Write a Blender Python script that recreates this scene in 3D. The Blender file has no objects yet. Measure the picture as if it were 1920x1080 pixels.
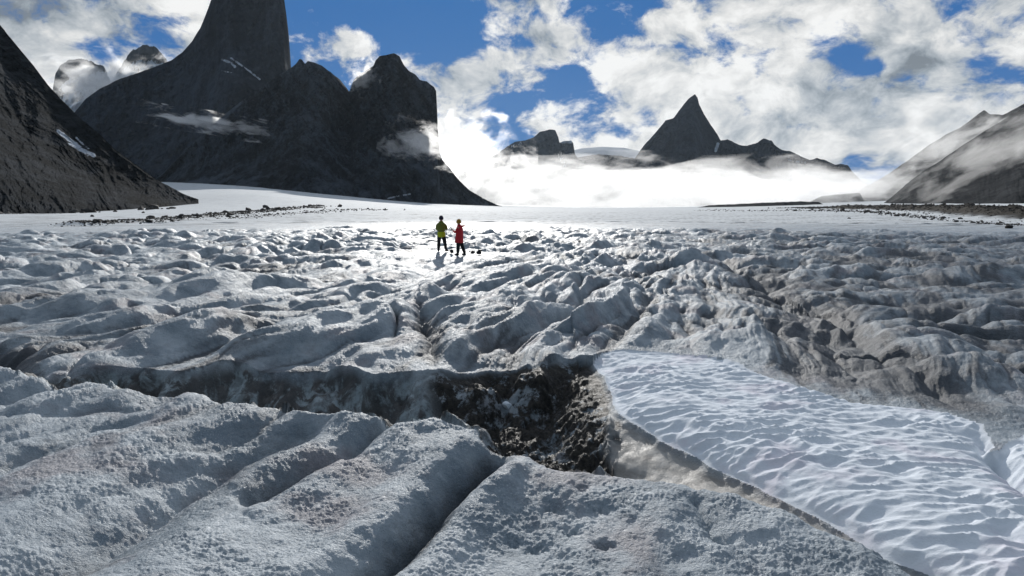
import bpy, bmesh, math, random
import numpy as np
from mathutils import Vector, Matrix, noise as mnoise, Euler
C = bpy.context
SC = C.scene
R = math.radians
rng = np.random.RandomState(7)
random.seed(11)

# ------------------------------------------------------------------ camera
CZ = 3.0
F = 1280.0
HOR = 388.0
PITCH = math.atan((540 - HOR) / F)
cam_d = bpy.data.cameras.new('camera')
cam = bpy.data.objects.new('camera', cam_d)
SC.collection.objects.link(cam)
cam_d.sensor_width = 36.0
cam_d.lens = 36.0 * F / 1920.0
cam_d.clip_start = 0.1
cam_d.clip_end = 60000
cam.location = (0, 0, CZ)
cam.rotation_euler = (math.pi / 2 - PITCH, 0, 0)
SC.camera = cam
cp, sp_ = math.cos(PITCH), math.sin(PITCH)


def ray(px, py):
    """direction of a place in the view, scaled so that its Y is 1"""
    px = np.asarray(px, float); py = np.asarray(py, float)
    a = (px - 960) / F
    b = (540 - py) / F
    y = cp + b * sp_
    z = -sp_ + b * cp
    return a / y, z / y


def at(px, py, Y):
    dx, dz = ray(px, py)
    return Vector((float(dx * Y), float(Y), float(CZ + dz * Y)))


def P(px, py, z=0.3):
    dx, dz = ray(px, py)
    Y = (z - CZ) / dz
    return (float(dx * Y), float(Y))


def PL(pts, z=0.3):
    return np.array([P(a, b, z) for a, b in pts])


# ------------------------------------------------------------------ sun, sky, exposure
SUN_AZ, SUN_EL = -4.0, 21.0          # degrees; azimuth clockwise from +Y
sun_d = bpy.data.lights.new('sun', 'SUN')
sun = bpy.data.objects.new('sun', sun_d)
SC.collection.objects.link(sun)
sun_d.energy = 4.8
sun_d.angle = R(0.6)
sun_d.color = (1.0, 0.965, 0.91)
sdir = Vector((math.sin(R(SUN_AZ)) * math.cos(R(SUN_EL)), math.cos(R(SUN_AZ)) * math.cos(R(SUN_EL)), math.sin(R(SUN_EL))))
sun.rotation_euler = (-sdir).to_track_quat('-Z', 'Y').to_euler()
sun.location = sdir * 200

SC.view_settings.view_transform = 'Standard'
SC.view_settings.look = 'None'
SC.view_settings.exposure = -0.05
SC.view_settings.gamma = 1.0
SC.cycles.volume_bounces = 2
SC.cycles.max_bounces = 6
SC.cycles.diffuse_bounces = 2
SC.cycles.glossy_bounces = 2
SC.cycles.transparent_max_bounces = 12
SC.cycles.volume_max_steps = 96
SC.cycles.use_fast_gi = False


class NT:
    """small helper for writing node trees"""
    def __init__(self, tree):
        self.t = tree
        self.n = tree.nodes
        self.l = tree.links

    def new(self, kind, **kw):
        nd = self.n.new(kind)
        for k, v in kw.items():
            setattr(nd, k, v)
        return nd

    def set(self, sock, v):
        if isinstance(v, bpy.types.NodeSocket):
            self.l.new(v, sock)
        elif v is not None:
            sock.default_value = v

    def m(self, op, a, b=None, c=None, clamp=False):
        nd = self.new('ShaderNodeMath', operation=op, use_clamp=clamp)
        self.set(nd.inputs[0], a)
        if b is not None: self.set(nd.inputs[1], b)
        if c is not None: self.set(nd.inputs[2], c)
        return nd.outputs[0]

    def v(self, op, a, b=None, s=None):
        nd = self.new('ShaderNodeVectorMath', operation=op)
        self.set(nd.inputs[0], a)
        if b is not None: self.set(nd.inputs[1], b)
        if s is not None: self.set(nd.inputs['Scale'], s)
        return nd.outputs['Value'] if op in ('LENGTH', 'DOT_PRODUCT', 'DISTANCE') else nd.outputs[0]

    def mr(self, x, a, b, c=0.0, d=1.0, smooth=True):
        nd = self.new('ShaderNodeMapRange', clamp=True)
        nd.interpolation_type = 'SMOOTHSTEP' if smooth else 'LINEAR'
        self.set(nd.inputs[0], x)
        for i, q in enumerate((a, b, c, d)):
            self.set(nd.inputs[i + 1], q)
        return nd.outputs[0]

    def noise(self, vec, scale, detail=4, rough=0.55, dist=0.0, lac=2.0, dim='3D', w=None):
        nd = self.new('ShaderNodeTexNoise')
        nd.noise_dimensions = dim
        if vec is not None: self.set(nd.inputs['Vector'], vec)
        nd.inputs['Scale'].default_value = scale
        nd.inputs['Detail'].default_value = detail
        nd.inputs['Roughness'].default_value = rough
        nd.inputs['Lacunarity'].default_value = lac
        nd.inputs['Distortion'].default_value = dist
        return nd.outputs[0]

    def mix(self, f, a, b, blend='MIX'):
        nd = self.new('ShaderNodeMix', data_type='RGBA', blend_type=blend)
        self.set(nd.inputs[0], f)
        for i, q in ((6, a), (7, b)):
            self.set(nd.inputs[i], q if isinstance(q, bpy.types.NodeSocket) or len(q) == 4 else (*q, 1))
        return nd.outputs[2]

    def comb(self, x, y, z):
        nd = self.new('ShaderNodeCombineXYZ')
        for i, q in enumerate((x, y, z)):
            self.set(nd.inputs[i], q)
        return nd.outputs[0]

    def attr(self, name):
        return self.new('ShaderNodeAttribute', attribute_name=name).outputs['Fac']


def azel(px, py):
    dx, dz = ray(px, py)
    return math.atan(float(dx)), math.atan(float(dz) / math.sqrt(1 + float(dx) ** 2))


world = bpy.data.worlds.new('World')
SC.world = world
world.use_nodes = True
world.node_tree.nodes.clear()
w = NT(world.node_tree)
out = w.new('ShaderNodeOutputWorld')
bg = w.new('ShaderNodeBackground')
bg.inputs['Strength'].default_value = 0.1
w.l.new(bg.outputs[0], out.inputs[0])
sky = w.new('ShaderNodeTexSky', sky_type='NISHITA')
sky.sun_disc = False
sky.sun_elevation = R(SUN_EL)
sky.sun_rotation = R(SUN_AZ)
sky.air_density = 1.0
sky.dust_density = 0.3
sky.ozone_density = 3.0
geo = w.new('ShaderNodeNewGeometry')
dirv = w.v('NORMALIZE', w.v('SCALE', geo.outputs['Incoming'], s=-1.0))
tc = w.new('ShaderNodeTexCoord')
dirv = w.v('NORMALIZE', tc.outputs['Generated'])
sep = w.new('ShaderNodeSeparateXYZ')
w.l.new(dirv, sep.inputs[0])
az = w.m('ARCTAN2', sep.outputs[0], sep.outputs[1])
el = w.m('ARCSINE', sep.outputs[2])
ae = w.comb(az, el, 0.0)
# (px, py, rx px, ry px, gain): gaps and masses of the cloud deck
BLOBS = [
    (700, 22, 190, 85, -0.75), (860, 50, 150, 62, -0.50), (560, 20, 60, 90, -0.45), (1080, 20, 130, 45, -0.28),
    (640, 82, 62, 30, 0.55), (1000, 12, 60, 24, 0.42), (1002, 55, 34, 22, 0.45), (568, 15, 30, 35, 0.25),
    (1075, 150, 42, 48, -0.50), (958, 192, 46, 22, -0.62), (1020, 184, 40, 18, -0.45), (1585, 104, 26, 16, -0.42), (1628, 128, 34, 16, -0.46), (1548, 58, 30, 34, -0.40),
    (1172, 250, 34, 16, -0.45), (1600, 303, 32, 20, -0.50), (1300, 85, 60, 34, -0.16), (290, 30, 50, 44, -0.42),
    (200, 88, 110, 26, -0.30), (1385, 210, 30, 18, -0.35), (1250, 45, 50, 30, -0.1), (900, 140, 130, 55, 0.22), (1100, 215, 200, 50, 0.15),
    (1500, 220, 260, 60, 0.25), (1780, 60, 190, 120, 0.25), (1800, 200, 220, 110, 0.25), (1320, 330, 700, 70, 0.5),
    (80, 60, 170, 100, 0.26), (480, 90, 60, 60, 0.2), (820, 230, 90, 110, 0.25), (1200, 110, 160, 90, 0.15),
]
cover = None
for (bx_, by_, rx_, ry_, g_) in BLOBS:
    a_, e_ = azel(bx_, by_)
    dd = w.v('LENGTH', w.v('MULTIPLY', w.v('SUBTRACT', ae, (a_, e_, 0)), (F / rx_, F / ry_, 0)))
    if g_ < 0: g_ *= .80
    f_ = w.mr(dd, 1.35, 0.15, 0.0, g_)
    cover = f_ if cover is None else w.m('ADD', cover, f_)
cdir = w.v('MULTIPLY', dirv, (1.0, 1.0, 1.55))
warp = w.new('ShaderNodeTexNoise'); warp.inputs['Scale'].default_value = 5.0; warp.inputs['Detail'].default_value = 3
w.l.new(cdir, warp.inputs['Vector'])
wv = w.v('SCALE', w.v('SUBTRACT', warp.outputs['Color'], (0.5, 0.5, 0.5)), s=0.11)
cdw = w.v('ADD', cdir, wv)


def cloud_d(vec, detail):
    a = w.noise(vec, 10.5, detail, 0.62)
    b = w.noise(w.v('ADD', vec, (3.1, 1.7, 9.2)), 3.2, 2, 0.5)
    return w.m('ADD', w.m('MULTIPLY', w.m('SUBTRACT', a, 0.5), 3.3), w.m('MULTIPLY', w.m('SUBTRACT', b, 0.5), 1.3))


dn = cloud_d(cdw, 9)
sunv = (sdir.x * 0.035, sdir.y * 0.035, sdir.z * 0.05 + 0.022)
dn2 = cloud_d(w.v('ADD', cdw, sunv), 5)
sundot = w.v('DOT_PRODUCT', dirv, tuple(sdir))
dens = w.m('ADD', w.m('ADD', w.m('ADD', dn, cover), 0.30), w.mr(sundot, 0.55, 0.0, 0.0, 0.5))
alpha = w.mr(dens, -0.04, 0.42)
thick = w.mr(dens, 0.15, 1.1)
relief = w.m('SUBTRACT', dn2, dn)            # the side turned from the sun is duller
lum = w.m('SUBTRACT', 0.76, w.m('MULTIPLY', thick, 0.20))
lum = w.m('SUBTRACT', lum, w.m('MULTIPLY', relief, 0.95))
big = w.noise(w.v('ADD', cdir, (7.0, 2.0, 4.0)), 4.5, 5, 0.55)
lum = w.m('SUBTRACT', lum, w.m('MULTIPLY', w.mr(big, 0.42, 0.66), 0.20))
# duller masses: upper right, upper left
for (bx_, by_, rx_, ry_, g_) in [(1830, 70, 260, 120, 0.10), (120, 30, 170, 55, 0.30), (960, 240, 70, 60, 0.14), (1100, 245, 120, 35, 0.16), (1560, 210, 260, 55, 0.05), (1500, 255, 120, 22, 0.08)]:
    a_, e_ = azel(bx_, by_)
    dd = w.v('LENGTH', w.v('MULTIPLY', w.v('SUBTRACT', ae, (a_, e_, 0)), (F / rx_, F / ry_, 0)))
    lum = w.m('SUBTRACT', lum, w.mr(dd, 1.4, 0.2, 0.0, g_))
# glow of the cloud round the sun's azimuth, low over the valley
a_, e_ = azel(1130, 340)
dd = w.v('LENGTH', w.v('MULTIPLY', w.v('SUBTRACT', ae, (a_, e_, 0)), (F / 480, F / 190, 0)))
lum = w.m('ADD', lum, w.mr(dd, 1.5, 0.1, 0.0, 0.42))
puff = w.noise(cdw, 22.0, 6, .62)
lum = w.m('ADD', lum, w.m('MULTIPLY', w.m('SUBTRACT', puff, .5), .65))
lum = w.mr(lum, -0.10, 1.15, 0.25, 1.02, smooth=False)
# turned from the sun the deck is duller
sundot = w.v('DOT_PRODUCT', dirv, tuple(sdir))
lum = w.m('MULTIPLY', lum, w.mr(sundot, -0.3, 0.75, 0.25, 1.0))
ccol = w.mix(w.mr(lum, 0.25, 0.9), (0.80, 0.92, 1.04), (1.0, 1.0, 0.985))
ccol = w.mix(w.mr(sundot, 0.6, -0.2), ccol, (.62, .86, 1.12))
ccol = w.v('SCALE', ccol, s=w.m('MULTIPLY', lum, 9.3))
skyc = w.mix(1.0, sky.outputs[0], (0.21, 0.47, 0.72), 'MULTIPLY')
skyc = w.mix(0.94, skyc, (0.04, 1.15, 3.8))
w.l.new(w.mix(alpha, skyc, ccol), bg.inputs['Color'])


# ------------------------------------------------------------------ helpers: objects and tags
def tag(o, label=None, cat=None, group=None, kind=None):
    if label: o['label'] = label
    if cat: o['category'] = cat
    if group: o['group'] = group
    if kind: o['kind'] = kind
    return o


def link(o, parent=None):
    SC.collection.objects.link(o)
    if parent: o.parent = parent
    return o


def mesh_obj(name, verts, faces, mat, parent=None, smooth=True, attrs=None):
    me = bpy.data.meshes.new(name)
    verts = np.asarray(verts, np.float32)
    faces = np.asarray(faces, np.int32)
    n, k = faces.shape
    me.vertices.add(len(verts)); me.vertices.foreach_set('co', verts.ravel())
    me.loops.add(n * k); me.loops.foreach_set('vertex_index', faces.ravel())
    me.polygons.add(n)
    me.polygons.foreach_set('loop_start', np.arange(0, n * k, k, dtype=np.int32))
    me.polygons.foreach_set('use_smooth', np.full(n, smooth))
    me.update(calc_edges=True)
    for an, av in (attrs or {}).items():
        a = me.attributes.new(an, 'FLOAT', 'POINT')
        a.data.foreach_set('value', np.asarray(av, np.float32).ravel())
    me.materials.append(mat)
    o = bpy.data.objects.new(name, me)
    return link(o, parent)


def bm_obj(name, bm, mat, parent=None, smooth=True):
    me = bpy.data.meshes.new(name)
    bm.to_mesh(me); bm.free()
    me.materials.append(mat)
    if smooth: me.polygons.foreach_set('use_smooth', [True] * len(me.polygons))
    return link(bpy.data.objects.new(name, me), parent)


def grid_faces(nr, nc):
    i = np.arange(nr * nc).reshape(nr, nc)
    return np.stack([i[:-1, :-1], i[:-1, 1:], i[1:, 1:], i[1:, :-1]], -1).reshape(-1, 4)


# ------------------------------------------------------------------ numpy noise
_perm = rng.permutation(4096).astype(np.int64)
_ang = rng.rand(4096) * 2 * np.pi
_gx, _gy = np.cos(_ang), np.sin(_ang)


def pn(x, y, seed=0):
    x = x + seed * 17.37; y = y - seed * 9.71
    xi = np.floor(x).astype(np.int64); yi = np.floor(y).astype(np.int64)
    xf = x - xi; yf = y - yi
    u = xf * xf * xf * (xf * (xf * 6 - 15) + 10); v = yf * yf * yf * (yf * (yf * 6 - 15) + 10)

    def g(ix, iy, fx, fy):
        h = _perm[(_perm[ix & 4095] + iy) & 4095]
        return _gx[h] * fx + _gy[h] * fy
    a = g(xi, yi, xf, yf); b = g(xi + 1, yi, xf - 1, yf)
    c = g(xi, yi + 1, xf, yf - 1); d = g(xi + 1, yi + 1, xf - 1, yf - 1)
    return ((a * (1 - u) + b * u) * (1 - v) + (c * (1 - u) + d * u) * v) * 1.5


def fbm(x, y, o=4, seed=0, g=0.5):
    s = 0; a = 1; t = 0
    for i in range(o):
        s = s + a * pn(x, y, seed + i * 3); t += a; a *= g; x = x * 2.03; y = y * 2.03
    return s / t


def billow(x, y, o=3, seed=0, g=0.5):
    s = 0; a = 1; t = 0
    for i in range(o):
        s = s + a * np.abs(pn(x, y, seed + i * 3)); t += a; a *= g; x = x * 2.03; y = y * 2.03
    return s / t


def sst(x, a, b):
    t = np.clip((x - a) / (b - a), 0, 1)
    return t * t * (3 - 2 * t)


def pdist(X, Y, pl):
    """distance to a polyline, and place along it from 0 to 1"""
    best = np.full(X.shape, 1e9); prm = np.zeros(X.shape)
    n = len(pl) - 1
    for i in range(n):
        a, b = pl[i], pl[i + 1]
        dx, dy = b - a
        t = np.clip(((X - a[0]) * dx + (Y - a[1]) * dy) / (dx * dx + dy * dy + 1e-12), 0, 1)
        d = np.hypot(X - a[0] - t * dx, Y - a[1] - t * dy)
        m = d < best
        best = np.where(m, d, best); prm = np.where(m, (i + t) / n, prm)
    return best, prm


def inpoly(X, Y, poly):
    r = np.zeros(X.shape, bool)
    n = len(poly)
    for i in range(n):
        x1, y1 = poly[i]; x2, y2 = poly[(i + 1) % n]
        c = ((y1 > Y) != (y2 > Y)) & (X < (x2 - x1) * (Y - y1) / (y2 - y1 + 1e-12) + x1)
        r ^= c
    return r


# ------------------------------------------------------------------ the ice: heights
NC = PL([(-500, 742), (-200, 744), (0, 742), (150, 748), (300, 750), (480, 765), (560, 778), (690, 788), (780, 801), (880, 823),
         (960, 856), (1060, 868), (1200, 893), (1380, 930), (1500, 966), (1650, 1022), (1760, 1085), (1900, 1190)], 0.42)
FC = PL([(-500, 735), (-200, 725), (0, 728), (120, 722), (280, 706), (420, 702), (560, 700), (700, 698), (820, 700), (960, 690), (1110, 678),
         (1138, 715), (1158, 765), (1215, 792), (1300, 830), (1400, 878), (1500, 925), (1640, 996), (1760, 1050), (1900, 1140)], 0.30)
TRENCH = np.vstack([NC, FC[::-1]])
SNOW_TOP = PL([(1112, 672), (1150, 662), (1220, 664), (1300, 673), (1360, 682), (1420, 706), (1480, 722), (1600, 756), (1740, 770), (1845, 800),
               (1862, 848), (1885, 830), (1940, 815), (2200, 800), (2700, 820)], 0.32)
SNOW = np.vstack([SNOW_TOP, [(9.5, 3.2), (6.0, 1.0)], FC[10:][::-1]])
DEBRIS = np.array([P(790, 712, .3), P(860, 690, .32), P(960, 682, .32), P(1112, 674, .32), P(1138, 712, .3), P(1162, 775, 0), P(1180, 862, -.7), P(1060, 862, -.85), P(900, 830, -.75), P(770, 805, -.65)])
CREASE = PL([(1855, 830), (1862, 850), (1900, 885), (1960, 930), (2060, 1000)], 0.32)
CUTS = [  # polyline, depth, width, dirt
    (PL([(520, 1130), (630, 1068), (700, 1022), (780, 962), (850, 905), (905, 876), (960, 856)], .42), .30, .16, .5),
    (PL([(-150, 1100), (0, 1062), (130, 1012), (250, 940), (330, 893), (450, 838), (560, 806), (640, 795)], .40), .26, .42, .25),
    (PL([(-100, 905), (0, 868), (80, 838), (170, 802), (300, 788)], .42), .12, .22, .4),
    (PL([(440, 912), (480, 903), (560, 868), (640, 842), (700, 815), (745, 795)], .42), .16, .16, .2),
    (PL([(-100, 800), (60, 790), (200, 775), (330, 772)], .42), .06, .15, .3),
    (PL([(1300, 925), (1330, 975), (1360, 1010)], .42), .12, .12, .0),
    (PL([(1216, 556), (1212, 590), (1180, 625), (1158, 655), (1120, 675)], .3), .42, .30, .7),
    (PL([(1216, 556), (1190, 545), (1240, 505), (1330, 490)], .3), .30, .5, .7),
    (PL([(782, 600), (800, 645), (818, 700)], .3), .34, .20, .8),
    (PL([(700, 610), (740, 560), (790, 520), (880, 480)], .3), .25, .6, .2),
    (PL([(1320, 488), (1400, 520), (1480, 575), (1560, 640), (1600, 700), (1612, 742)], .3), .50, .60, .8),
    (PL([(1500, 560), (1600, 620), (1680, 692), (1760, 745), (1850, 806)], .3), .34, .35, .6),
    (PL([(880, 655), (1000, 600), (1120, 560), (1200, 545)], .3), .25, .35, .3),
    (PL([(960, 655), (1040, 630), (1130, 590)], .3), .18, .22, .3),
    (PL([(-100, 600), (60, 590), (200, 545), (330, 520), (405, 508)], .3), .42, .45, .6),
    (PL([(405, 508), (380, 480), (480, 470), (600, 465)], .3), .40, .9, .5),
    (PL([(-50, 660), (20, 690), (60, 740)], .3), .5, .25, .9),
    (PL([(930, 452), (980, 452), (1010, 462)], .3), .9, 1.4, .8),
    (PL([(300, 660), (330, 640), (345, 600)], .3), .25, .2, .5),
    (PL([(1090, 480), (1160, 490), (1250, 492)], .3), .45, .9, .7),
    (PL([(1640, 500), (1760, 508), (1920, 522)], .3), .40, .9, .8),
    (PL([(200, 650), (420, 600), (640, 545)], .3), .18, .3, .3),
    (PL([(330, 690), (560, 620), (760, 570)], .3), .18, .3, .3),
    (PL([(1150, 800), (1100, 770), (1080, 700)], .3), .0, .3, .0),
]
# far surface: angle above the level as a function of bearing and distance
FARP = []
for (px_, py_, Y_) in [
        (-700, 424, 100), (0, 423, 100), (480, 423, 100), (960, 423, 100), (1440, 423, 100), (1920, 423, 100), (2600, 424, 100),
        (-500, 402, 200), (0, 404, 200), (480, 404, 200), (960, 404, 200), (1400, 404, 200), (1920, 402, 200),
        (0, 402, 330), (200, 400, 320), (420, 392, 400), (520, 385, 520), (700, 393, 420), (960, 396, 450), (1300, 395, 450), (1620, 393, 450), (1920, 389, 420), (2400, 388, 400),
        (0, 399, 700), (350, 377, 800), (480, 366, 800), (620, 379, 820), (760, 390, 820), (960, 393, 900), (1300, 392, 900), (1600, 389, 900), (1920, 383, 800), (2400, 380, 800),
        (250, 348, 1700), (350, 347, 1600), (450, 352, 1600), (620, 368, 1600), (800, 384, 1700), (1100, 391, 1800), (1500, 387, 1800), (1700, 380, 1800), (1920, 378, 1800),
        (0, 340, 4500), (350, 338, 4500), (800, 376, 4500), (1200, 388, 5000), (1560, 377, 4200), (1680, 374, 4200), (1920, 372, 4500),
        (0, 330, 16000), (700, 372, 16000), (1200, 386, 16000), (1920, 374, 16000)]:
    dx_, dz_ = ray(px_, py_)
    FARP.append((math.atan(float(dx_)) * 3.0, math.log(Y_ * math.hypot(1, float(dx_))), float(dz_) / math.hypot(1, float(dx_))))
FARP = np.array(FARP)


def _tps_fit(p):
    n = len(p)
    d = np.hypot(p[:, None, 0] - p[None, :, 0], p[:, None, 1] - p[None, :, 1])
    K = np.where(d > 0, d * d * np.log(d + 1e-12), 0) + np.eye(n) * 0.002
    A = np.zeros((n + 3, n + 3)); A[:n, :n] = K; A[:n, n] = 1; A[:n, n + 1:] = p[:, :2]; A[n, :n] = 1; A[n + 1:, :n] = p[:, :2].T
    return np.linalg.solve(A, np.r_[p[:, 2] * 100, 0, 0, 0])


_W = _tps_fit(FARP)


def far_z(X, Y):
    r = np.hypot(X, Y)
    a = np.clip(np.arctan2(X, Y), -1.0, 1.0) * 3.0; b = np.log(np.clip(r, 100, 16000))
    s = _W[-3] + _W[-2] * a + _W[-1] * b
    for i in range(len(FARP)):
        d2 = (a - FARP[i, 0]) ** 2 + (b - FARP[i, 1]) ** 2
        s = s + _W[i] * 0.5 * d2 * np.log(d2 + 1e-12)
    return CZ + np.clip(r, 100, 16000) * s / 100


MOR_R = [(1500, 386, 950), (1560, 387, 640), (1640, 391, 420), (1720, 396, 300), (1800, 401, 225), (1860, 406, 172), (1930, 412, 142), (2100, 424, 112), (2400, 440, 90)]
MOR_R = np.array([(float(ray(a, b)[0]) * y, y) for a, b, y in MOR_R])
MOR_L = [(140, 0, 99), (210, 0, 104), (280, 0, 120), (340, 0, 148), (400, 0, 190), (455, 0, 250), (520, 0, 345), (600, 0, 520)]
MOR_L = np.array([(float(ray(a, 420)[0]) * y, y) for a, b, y in MOR_L])
MOR_R2 = [(1540, 0, 420), (1620, 0, 270), (1700, 0, 185), (1790, 0, 128), (1860, 0, 106), (1930, 0, 96)]
MOR_R2 = np.array([(float(ray(a, 420)[0]) * y, y) for a, b, y in MOR_R2])
MOR_L2 = [(430, 0, 150), (510, 0, 205), (600, 0, 290), (700, 0, 430)]
MOR_L2 = np.array([(float(ray(a, 420)[0]) * y, y) for a, b, y in MOR_L2])
PEOPLE_AT = (-3.05, 35.0)


def ice(X, Y, fine=True):
    """height of the glacier surface and its attributes"""
    X = np.asarray(X, float); Y = np.asarray(Y, float)
    r = np.hypot(X, Y)
    out_z = np.zeros(X.shape); dirt_shade = np.zeros(X.shape); rough = np.zeros(X.shape); snow = np.zeros(X.shape); wall = np.zeros(X.shape); sil = np.zeros(X.shape)
    # ---- hummocks
    m = r < 130
    x, y, rr = X[m], Y[m], r[m]
    wx = 0.9 * fbm(x / 4.2, y / 4.2, 3, 40); wy = 1.2 * fbm(x / 4.2, y / 4.2, 3, 50)
    # folds run away from the near ice, leaning to the right
    ca, sa_ = math.cos(R(27)), math.sin(R(27))
    u = x * ca - y * sa_ + 1.0 * wx + .018 * (x + 8) ** 2 * (x > -8) * (x < 8); v = x * sa_ + y * ca + wy
    rt = sst(x - .10 * y + 1.5 * fbm(x / 6, y / 6, 2, 13), -.5, 5)
    farm = sst(rr, 20, 42)
    big = fbm(x / 14, y / 18, 3, 31)
    amp = sst(rr, 6, 13) * 0.9 + .1
    fade = 1 - sst(rr + 16 * fbm(x / 12, y / 30, 2, 5), 66, 102)
    var = .6 + .8 * sst(fbm(x / 7, y / 9, 3, 17), -.3, .35)
    h0 = billow(u / 4.2, v / 17, 2, 3, .4)                      # long folds
    h1 = billow(u / 1.8, v / 9.5, 2, 1, .35)                    # their ribs
    h2 = billow((x + wx) / 3.1, (y + .7 * wy) / 2.3, 2, 11, .4)    # lenses farther off
    h4 = billow((x + wx) / 5.2, (y + .9 * wy) / 2.3, 2, 14, .28)    # broad swells on the right
    h3 = billow((u + .3 * fbm(x / .9, y / .9, 2, 70)) / .75, v / 2.1, 2, 21, .45)
    h5 = billow((u + .25 * fbm(x / 1.3, y / 1.3, 2, 73)) / .85, v / 3.6, 2, 23, .4)
    hl = .66 * h0 + .78 * h1 * var + .18 * h2 + .40 * h5
    hr_ = .34 * h0 + .20 * h1 + .85 * h4 * var + .12 * h5
    hf = .10 * h5 + .40 * h0 + .22 * h1 + .70 * h2 * var + .25 * h4
    hh = (hl * (1 - rt) + hr_ * rt) * (1 - farm) + (hf * (1 - rt) + (hf * .4 + hr_ * .6) * rt) * farm
    z = .10 - .03 * farm + (1.0 + .12 * farm) * hh * amp * fade - .05 * fade + big * .28 * sst(rr, 10, 24) * fade
    far_amp = sst(rr, 25, 60) * fade
    z += far_amp * (.20 * billow((x + 2 * wx) / 4.4, (y + 2 * wy) / 3.8, 2, 81, .3) - .04)
    z += (.11 + .03 * sst(rr, 11, 16)) * (h3 - .22) * (0.35 + .65 * sst(rr, 7, 12)) * fade
    st = billow(u / .34 + .5 * h1, v / 1.5, 3, 25, .55)
    z += .055 * (st - .2) * (.35 + .65 * sst(rr, 9, 13)) * (1 - sst(rr, 40, 70))
    cn = np.abs(fbm((x + 1.4 * wx) / 6.5, (y + 1.4 * wy) / 10.5, 3, 27, .42))
    crack = np.exp(-cn / .016) * sst(rr, 11, 14) * fade * sst(fbm(x / 5, y / 5, 2, 29), -.25, .2)
    cn2 = np.abs(fbm(u / 2.4, v / 7.5, 3, 28, .42))
    crack2 = np.exp(-cn2 / .022) * sst(rr, 11, 14) * fade * sst(fbm(x / 4, y / 6, 2, 30), -.1, .3)
    z -= (.34 * crack + .12 * crack2) * (1 - .6 * rt)
    # rise on which the two people stand
    gp = np.exp(-(((x - PEOPLE_AT[0] - .4) / 3.8) ** 2 + ((y - PEOPLE_AT[1] + .5) / 3.2) ** 2) ** 2)
    z = z * (1 - .82 * gp) + .58 * gp
    gf = np.exp(-(((x + 2.2) / 3.0) ** 2 + ((y - 27) / 4.5) ** 2)); z = z * (1 - .5 * gf) + .17 * gf
    dn = fbm(x / 3.2 + wx * .3, y / 5.5, 4, 91) * .5 + .5
    d = sst(dn, .44, .72) * .55 + sst(-hh, -.34, -.10) * .62 * amp * fade - .22 * sst(hh, .40, .70) * fade  # darker in the hollows, paler on the crests
    # grubbier ice: lower left of the middle ground
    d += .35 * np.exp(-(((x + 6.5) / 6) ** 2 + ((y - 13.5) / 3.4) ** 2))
    d += .42 * sst(x - .22 * y - 1.2 + 2.0 * fbm(x / 5, y / 7, 2, 95), 0, 7) * (1 - sst(rr, 60, 100))  # right side: cloud shade painted in as darker ice colour
    d -= .35 * np.exp(-(((x + 3.5) / 4.5) ** 2 + ((y - 21) / 8) ** 2))
    d *= (1 - .55 * sst(rr, 40, 95))
    d += (.45 * sst(.15 - h5, 0, .13) + .55 * sst(.17 - h1, 0, .15) + .40 * sst(.13 - h0, 0, .12)) * (1 - .6 * farm) * amp * fade - .06  # darker along the creases of folds and ribs
    d += .65 * crack + .35 * crack2 + .9 * (st - .22) * sst(rr, 9, 13)
    # ---- the near block: broad smooth folds
    near = 1 - sst(rr, 8.5, 12.5)
    d -= near * .24
    sw = .07 * fbm(x / .9, y / .9, 3, 61)
    z += near * (.16 + .10 * fbm(x / 2.2, y / 2.2, 2, 62) + sw * .5)
    for pl, dep, wd, ds in CUTS:
        lo = pl.min(0) - 6 * wd - 1; hi = pl.max(0) + 6 * wd + 1
        k = (x > lo[0]) & (x < hi[0]) & (y > lo[1]) & (y < hi[1])
        if not k.any() or dep == 0: continue
        jx = .35 * wd * fbm(x[k] / (wd * 2.2), y[k] / (wd * 2.2), 3, 66); jy = .35 * wd * fbm(x[k] / (wd * 2.2), y[k] / (wd * 2.2), 3, 67)
        dd, t = pdist(x[k] + jx, y[k] + jy, pl)
        e = np.clip(np.minimum(t, 1 - t) * 8, 0, 1); e = e * .9 + .1
        kk = 1.05 if pl[:, 1].min() < 8 else .68
        z[k] -= dep * e * np.exp(-dd / wd) * kk
        z[k] += dep * (.42 if kk > 1 else .20) * e * np.exp(-((dd - 2.2 * wd) / (1.6 * wd)) ** 2)
        d[k] += ds * np.exp(-(dd / (wd * 1.1)) ** 2) * e + .22 * np.exp(-(dd / (wd * 2.6)) ** 2) * e * (rr[k] < 9)
    # ---- trench, its ice wall, the debris slope and the snow
    k = rr < 19
    xk, yk = x[k], y[k]
    jl = 1 - sst(xk, .3, 1.2)
    jx = .09 * fbm(xk / .45, yk / .45, 3, 33) + .45 * jl * fbm(xk / 1.1, yk / 1.1, 2, 35); jy = .09 * fbm(xk / .45, yk / .45, 3, 34) + .45 * jl * fbm(xk / 1.1, yk / 1.1, 2, 36)
    ins = inpoly(xk + jx, yk + jy, TRENCH)
    dN, tN = pdist(xk + jx, yk + jy, NC)
    dF, tF = pdist(xk + jx, yk + jy, FC)
    nF = len(FC) - 1
    wall_w = np.interp(tF * nF, [0, 3, 7.6, 8.2, 9.5, 10.2, 11, 12, 14, 17, 19], [.8, .55, .60, 1.3, 1.7, 1.7, 1.2, .95, .75, .5, .35])
    depN = np.interp(tF * nF, [0, 3, 8, 10, 13, 16, 19], [.25, .55, .90, .95, .62, .42, .3])
    sN = np.where(ins, dN, np.where(dF > dN, -dN, 9))
    dep = depN * sst(sN, -.20, .75) * np.where(ins, np.clip(dF / wall_w, 0, 1) ** .85, 1)
    dep = np.where(sN > 5, 0, dep)
    dep = np.where(~ins, dep * np.clip(dF / .5, 0, 1), dep)
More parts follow.
